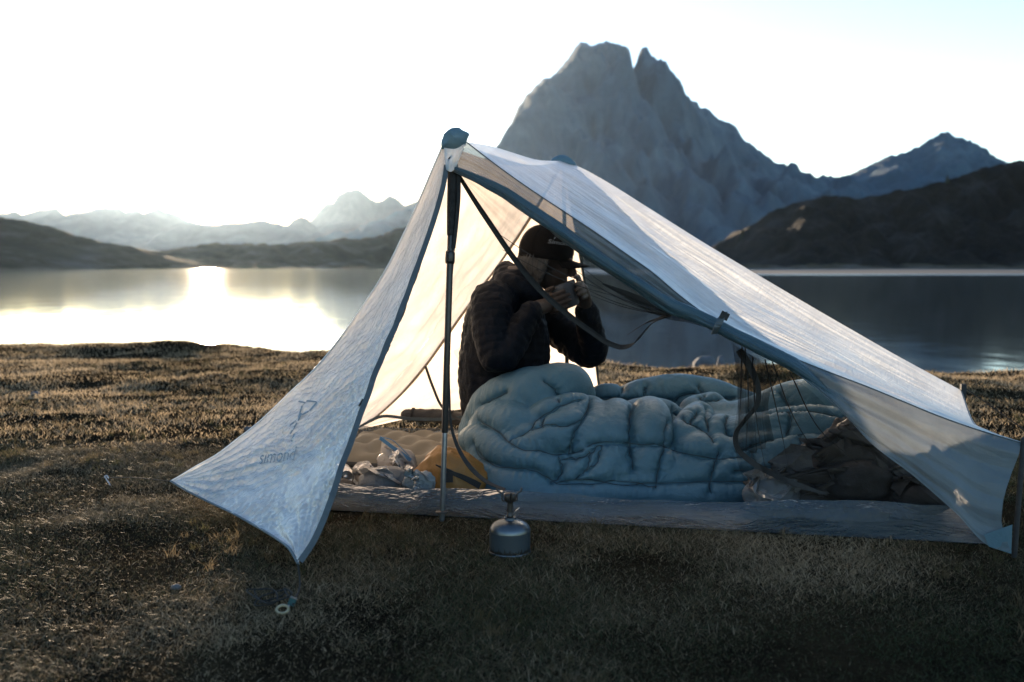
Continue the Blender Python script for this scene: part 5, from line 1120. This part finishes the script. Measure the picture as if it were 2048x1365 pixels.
for k in range(3):
    a = 2.7 + k * 2.094; d = np.array([math.cos(a), math.sin(a), 0])
    tube("pot_support", [sb + d * .008 + np.array([0, 0, .150]), sb + d * .024 + np.array([0, 0, .150]), sb + d * .025 + np.array([0, 0, .170]), sb + d * .038 + np.array([0, 0, .175]), sb + d * .040 + np.array([0, 0, .181])], 0.0032, M_brass, st, n=6)
tube("valve_wire", [sb + np.array([.006, -.004, .108]), sb + np.array([.012, -.008, .120]), sb + np.array([.026, -.012, .134])], 0.0013, M_peg, st, n=6)

# ------------------------------------------------------------------ stones, pines
M_stone = stuffmat("lake_stone", (0.05, 0.055, 0.06), (0.13, 0.135, 0.14), 0.85, 8, 0.6, 40)
def stone(p, r, label, seed, cat="stone", nm="stone"):
    v, f = ell_mesh((0, 0, 0), r, None, 28, 18); k = 4.0 / max(r)
    v = v * (1 + 0.22 * fbm(v[:, 0] * k * .4, v[:, 1] * k * .4, v[:, 2] * k * .4, 3, seed))[:, None]
    setp(mk(nm, v + np.asarray(p), f, M_stone), label, cat)
pz = P(1410, 726, 9.4); stone((pz[0], 9.4, -0.17), (0.11, 0.10, 0.13), "dark rounded rock standing in the lake just off the bank", 801, "rock", "rock")
pz = P(1442, 722, 9.6); stone((pz[0], 9.6, -0.22), (0.05, 0.05, 0.17), "narrow upright stone in the water beside the larger rock", 802, "rock", "rock")
pz = P(1250, 734, 9.2); stone((pz[0], 9.2, -0.20), (0.13, 0.07, 0.10), "low flat rock showing above the water at the bank", 803, "rock", "rock")
for k, (a, b_, rr, lb) in enumerate(((497, 861, .022, "small dark stone in the grass beside the tent's pale door"), (70, 790, .028, "small stone in the sunlit grass near the bank"), (352, 1180, .012, "pebble in the dark grass near the ring peg"))):
    q = G(a, b_); stone((q[0], q[1], .006), (rr, rr * .8, rr * .6), lb, 810 + k)
M_pine = stuffmat("pine_needles", (0.018, 0.026, 0.014), (0.035, 0.045, 0.022), 0.9, 2)
M_bark = stuffmat("pine_bark", (0.04, 0.03, 0.022), (0.07, 0.05, 0.04), 0.95, 3)
def pine(px, py, D, h, label, seed):
    rg = np.random.default_rng(seed); b0 = P(px, py, D) + np.array([0, -1.0, -0.6]); e = empty("pine_tree", b0, label, "tree")
    tube("trunk", [b0, b0 + np.array([0, 0, h * .9])], [h * .035, h * .008], M_bark, e, n=7)
    V, Fq = [], []
    for k in range(420):
        q = rg.random() ** .8; z = h * (.12 + .88 * q); rad = h * .24 * (1 - q) ** .8 * (.3 + .8 * rg.random()) + .05; a = rg.random() * 6.283
        c = b0 + np.array([math.cos(a) * rad, math.sin(a) * rad, z - rad * .35]); s = h * .06 * (1.2 - q * .7)
        for j in range(1):
            d = rg.standard_normal((3, 3)) * s; i = len(V); V += [c + d[0], c + d[1], c + d[2]]; Fq.append((i, i + 1, i + 2))
    mk("crown", np.array(V), np.array(Fq), M_pine, e, False)
pine(1484, 482, 517, 6.5, "taller pine at the lake end of the dark right hillside", 901); pine(1497, 470, 518, 4.6, "shorter pine beside the taller one on the right hillside", 902)
pine(1893, 366, 519, 4.2, "lone small pine on the crest of the right hillside", 903)
# ------------------------------------------------------------------ morning haze
m, t, o = newmat("haze_air")
pv = N(t, "ShaderNodeVolumePrincipled"); pv.inputs["Color"].default_value = (0.56, 0.77, 1.0, 1); pv.inputs["Density"].default_value = 0.0000115
pv.inputs["Anisotropy"].default_value = 0.75
t.links.new(pv.outputs[0], o.inputs["Volume"])
v, f = box_mesh((0, 2700, 370), (12400, 5520, 800)); v[:, 2] = np.where(v[:, 2] < 0, -3.0, 720.0)
setp(mk("haze", v, f, m, None, False), kind="stuff")
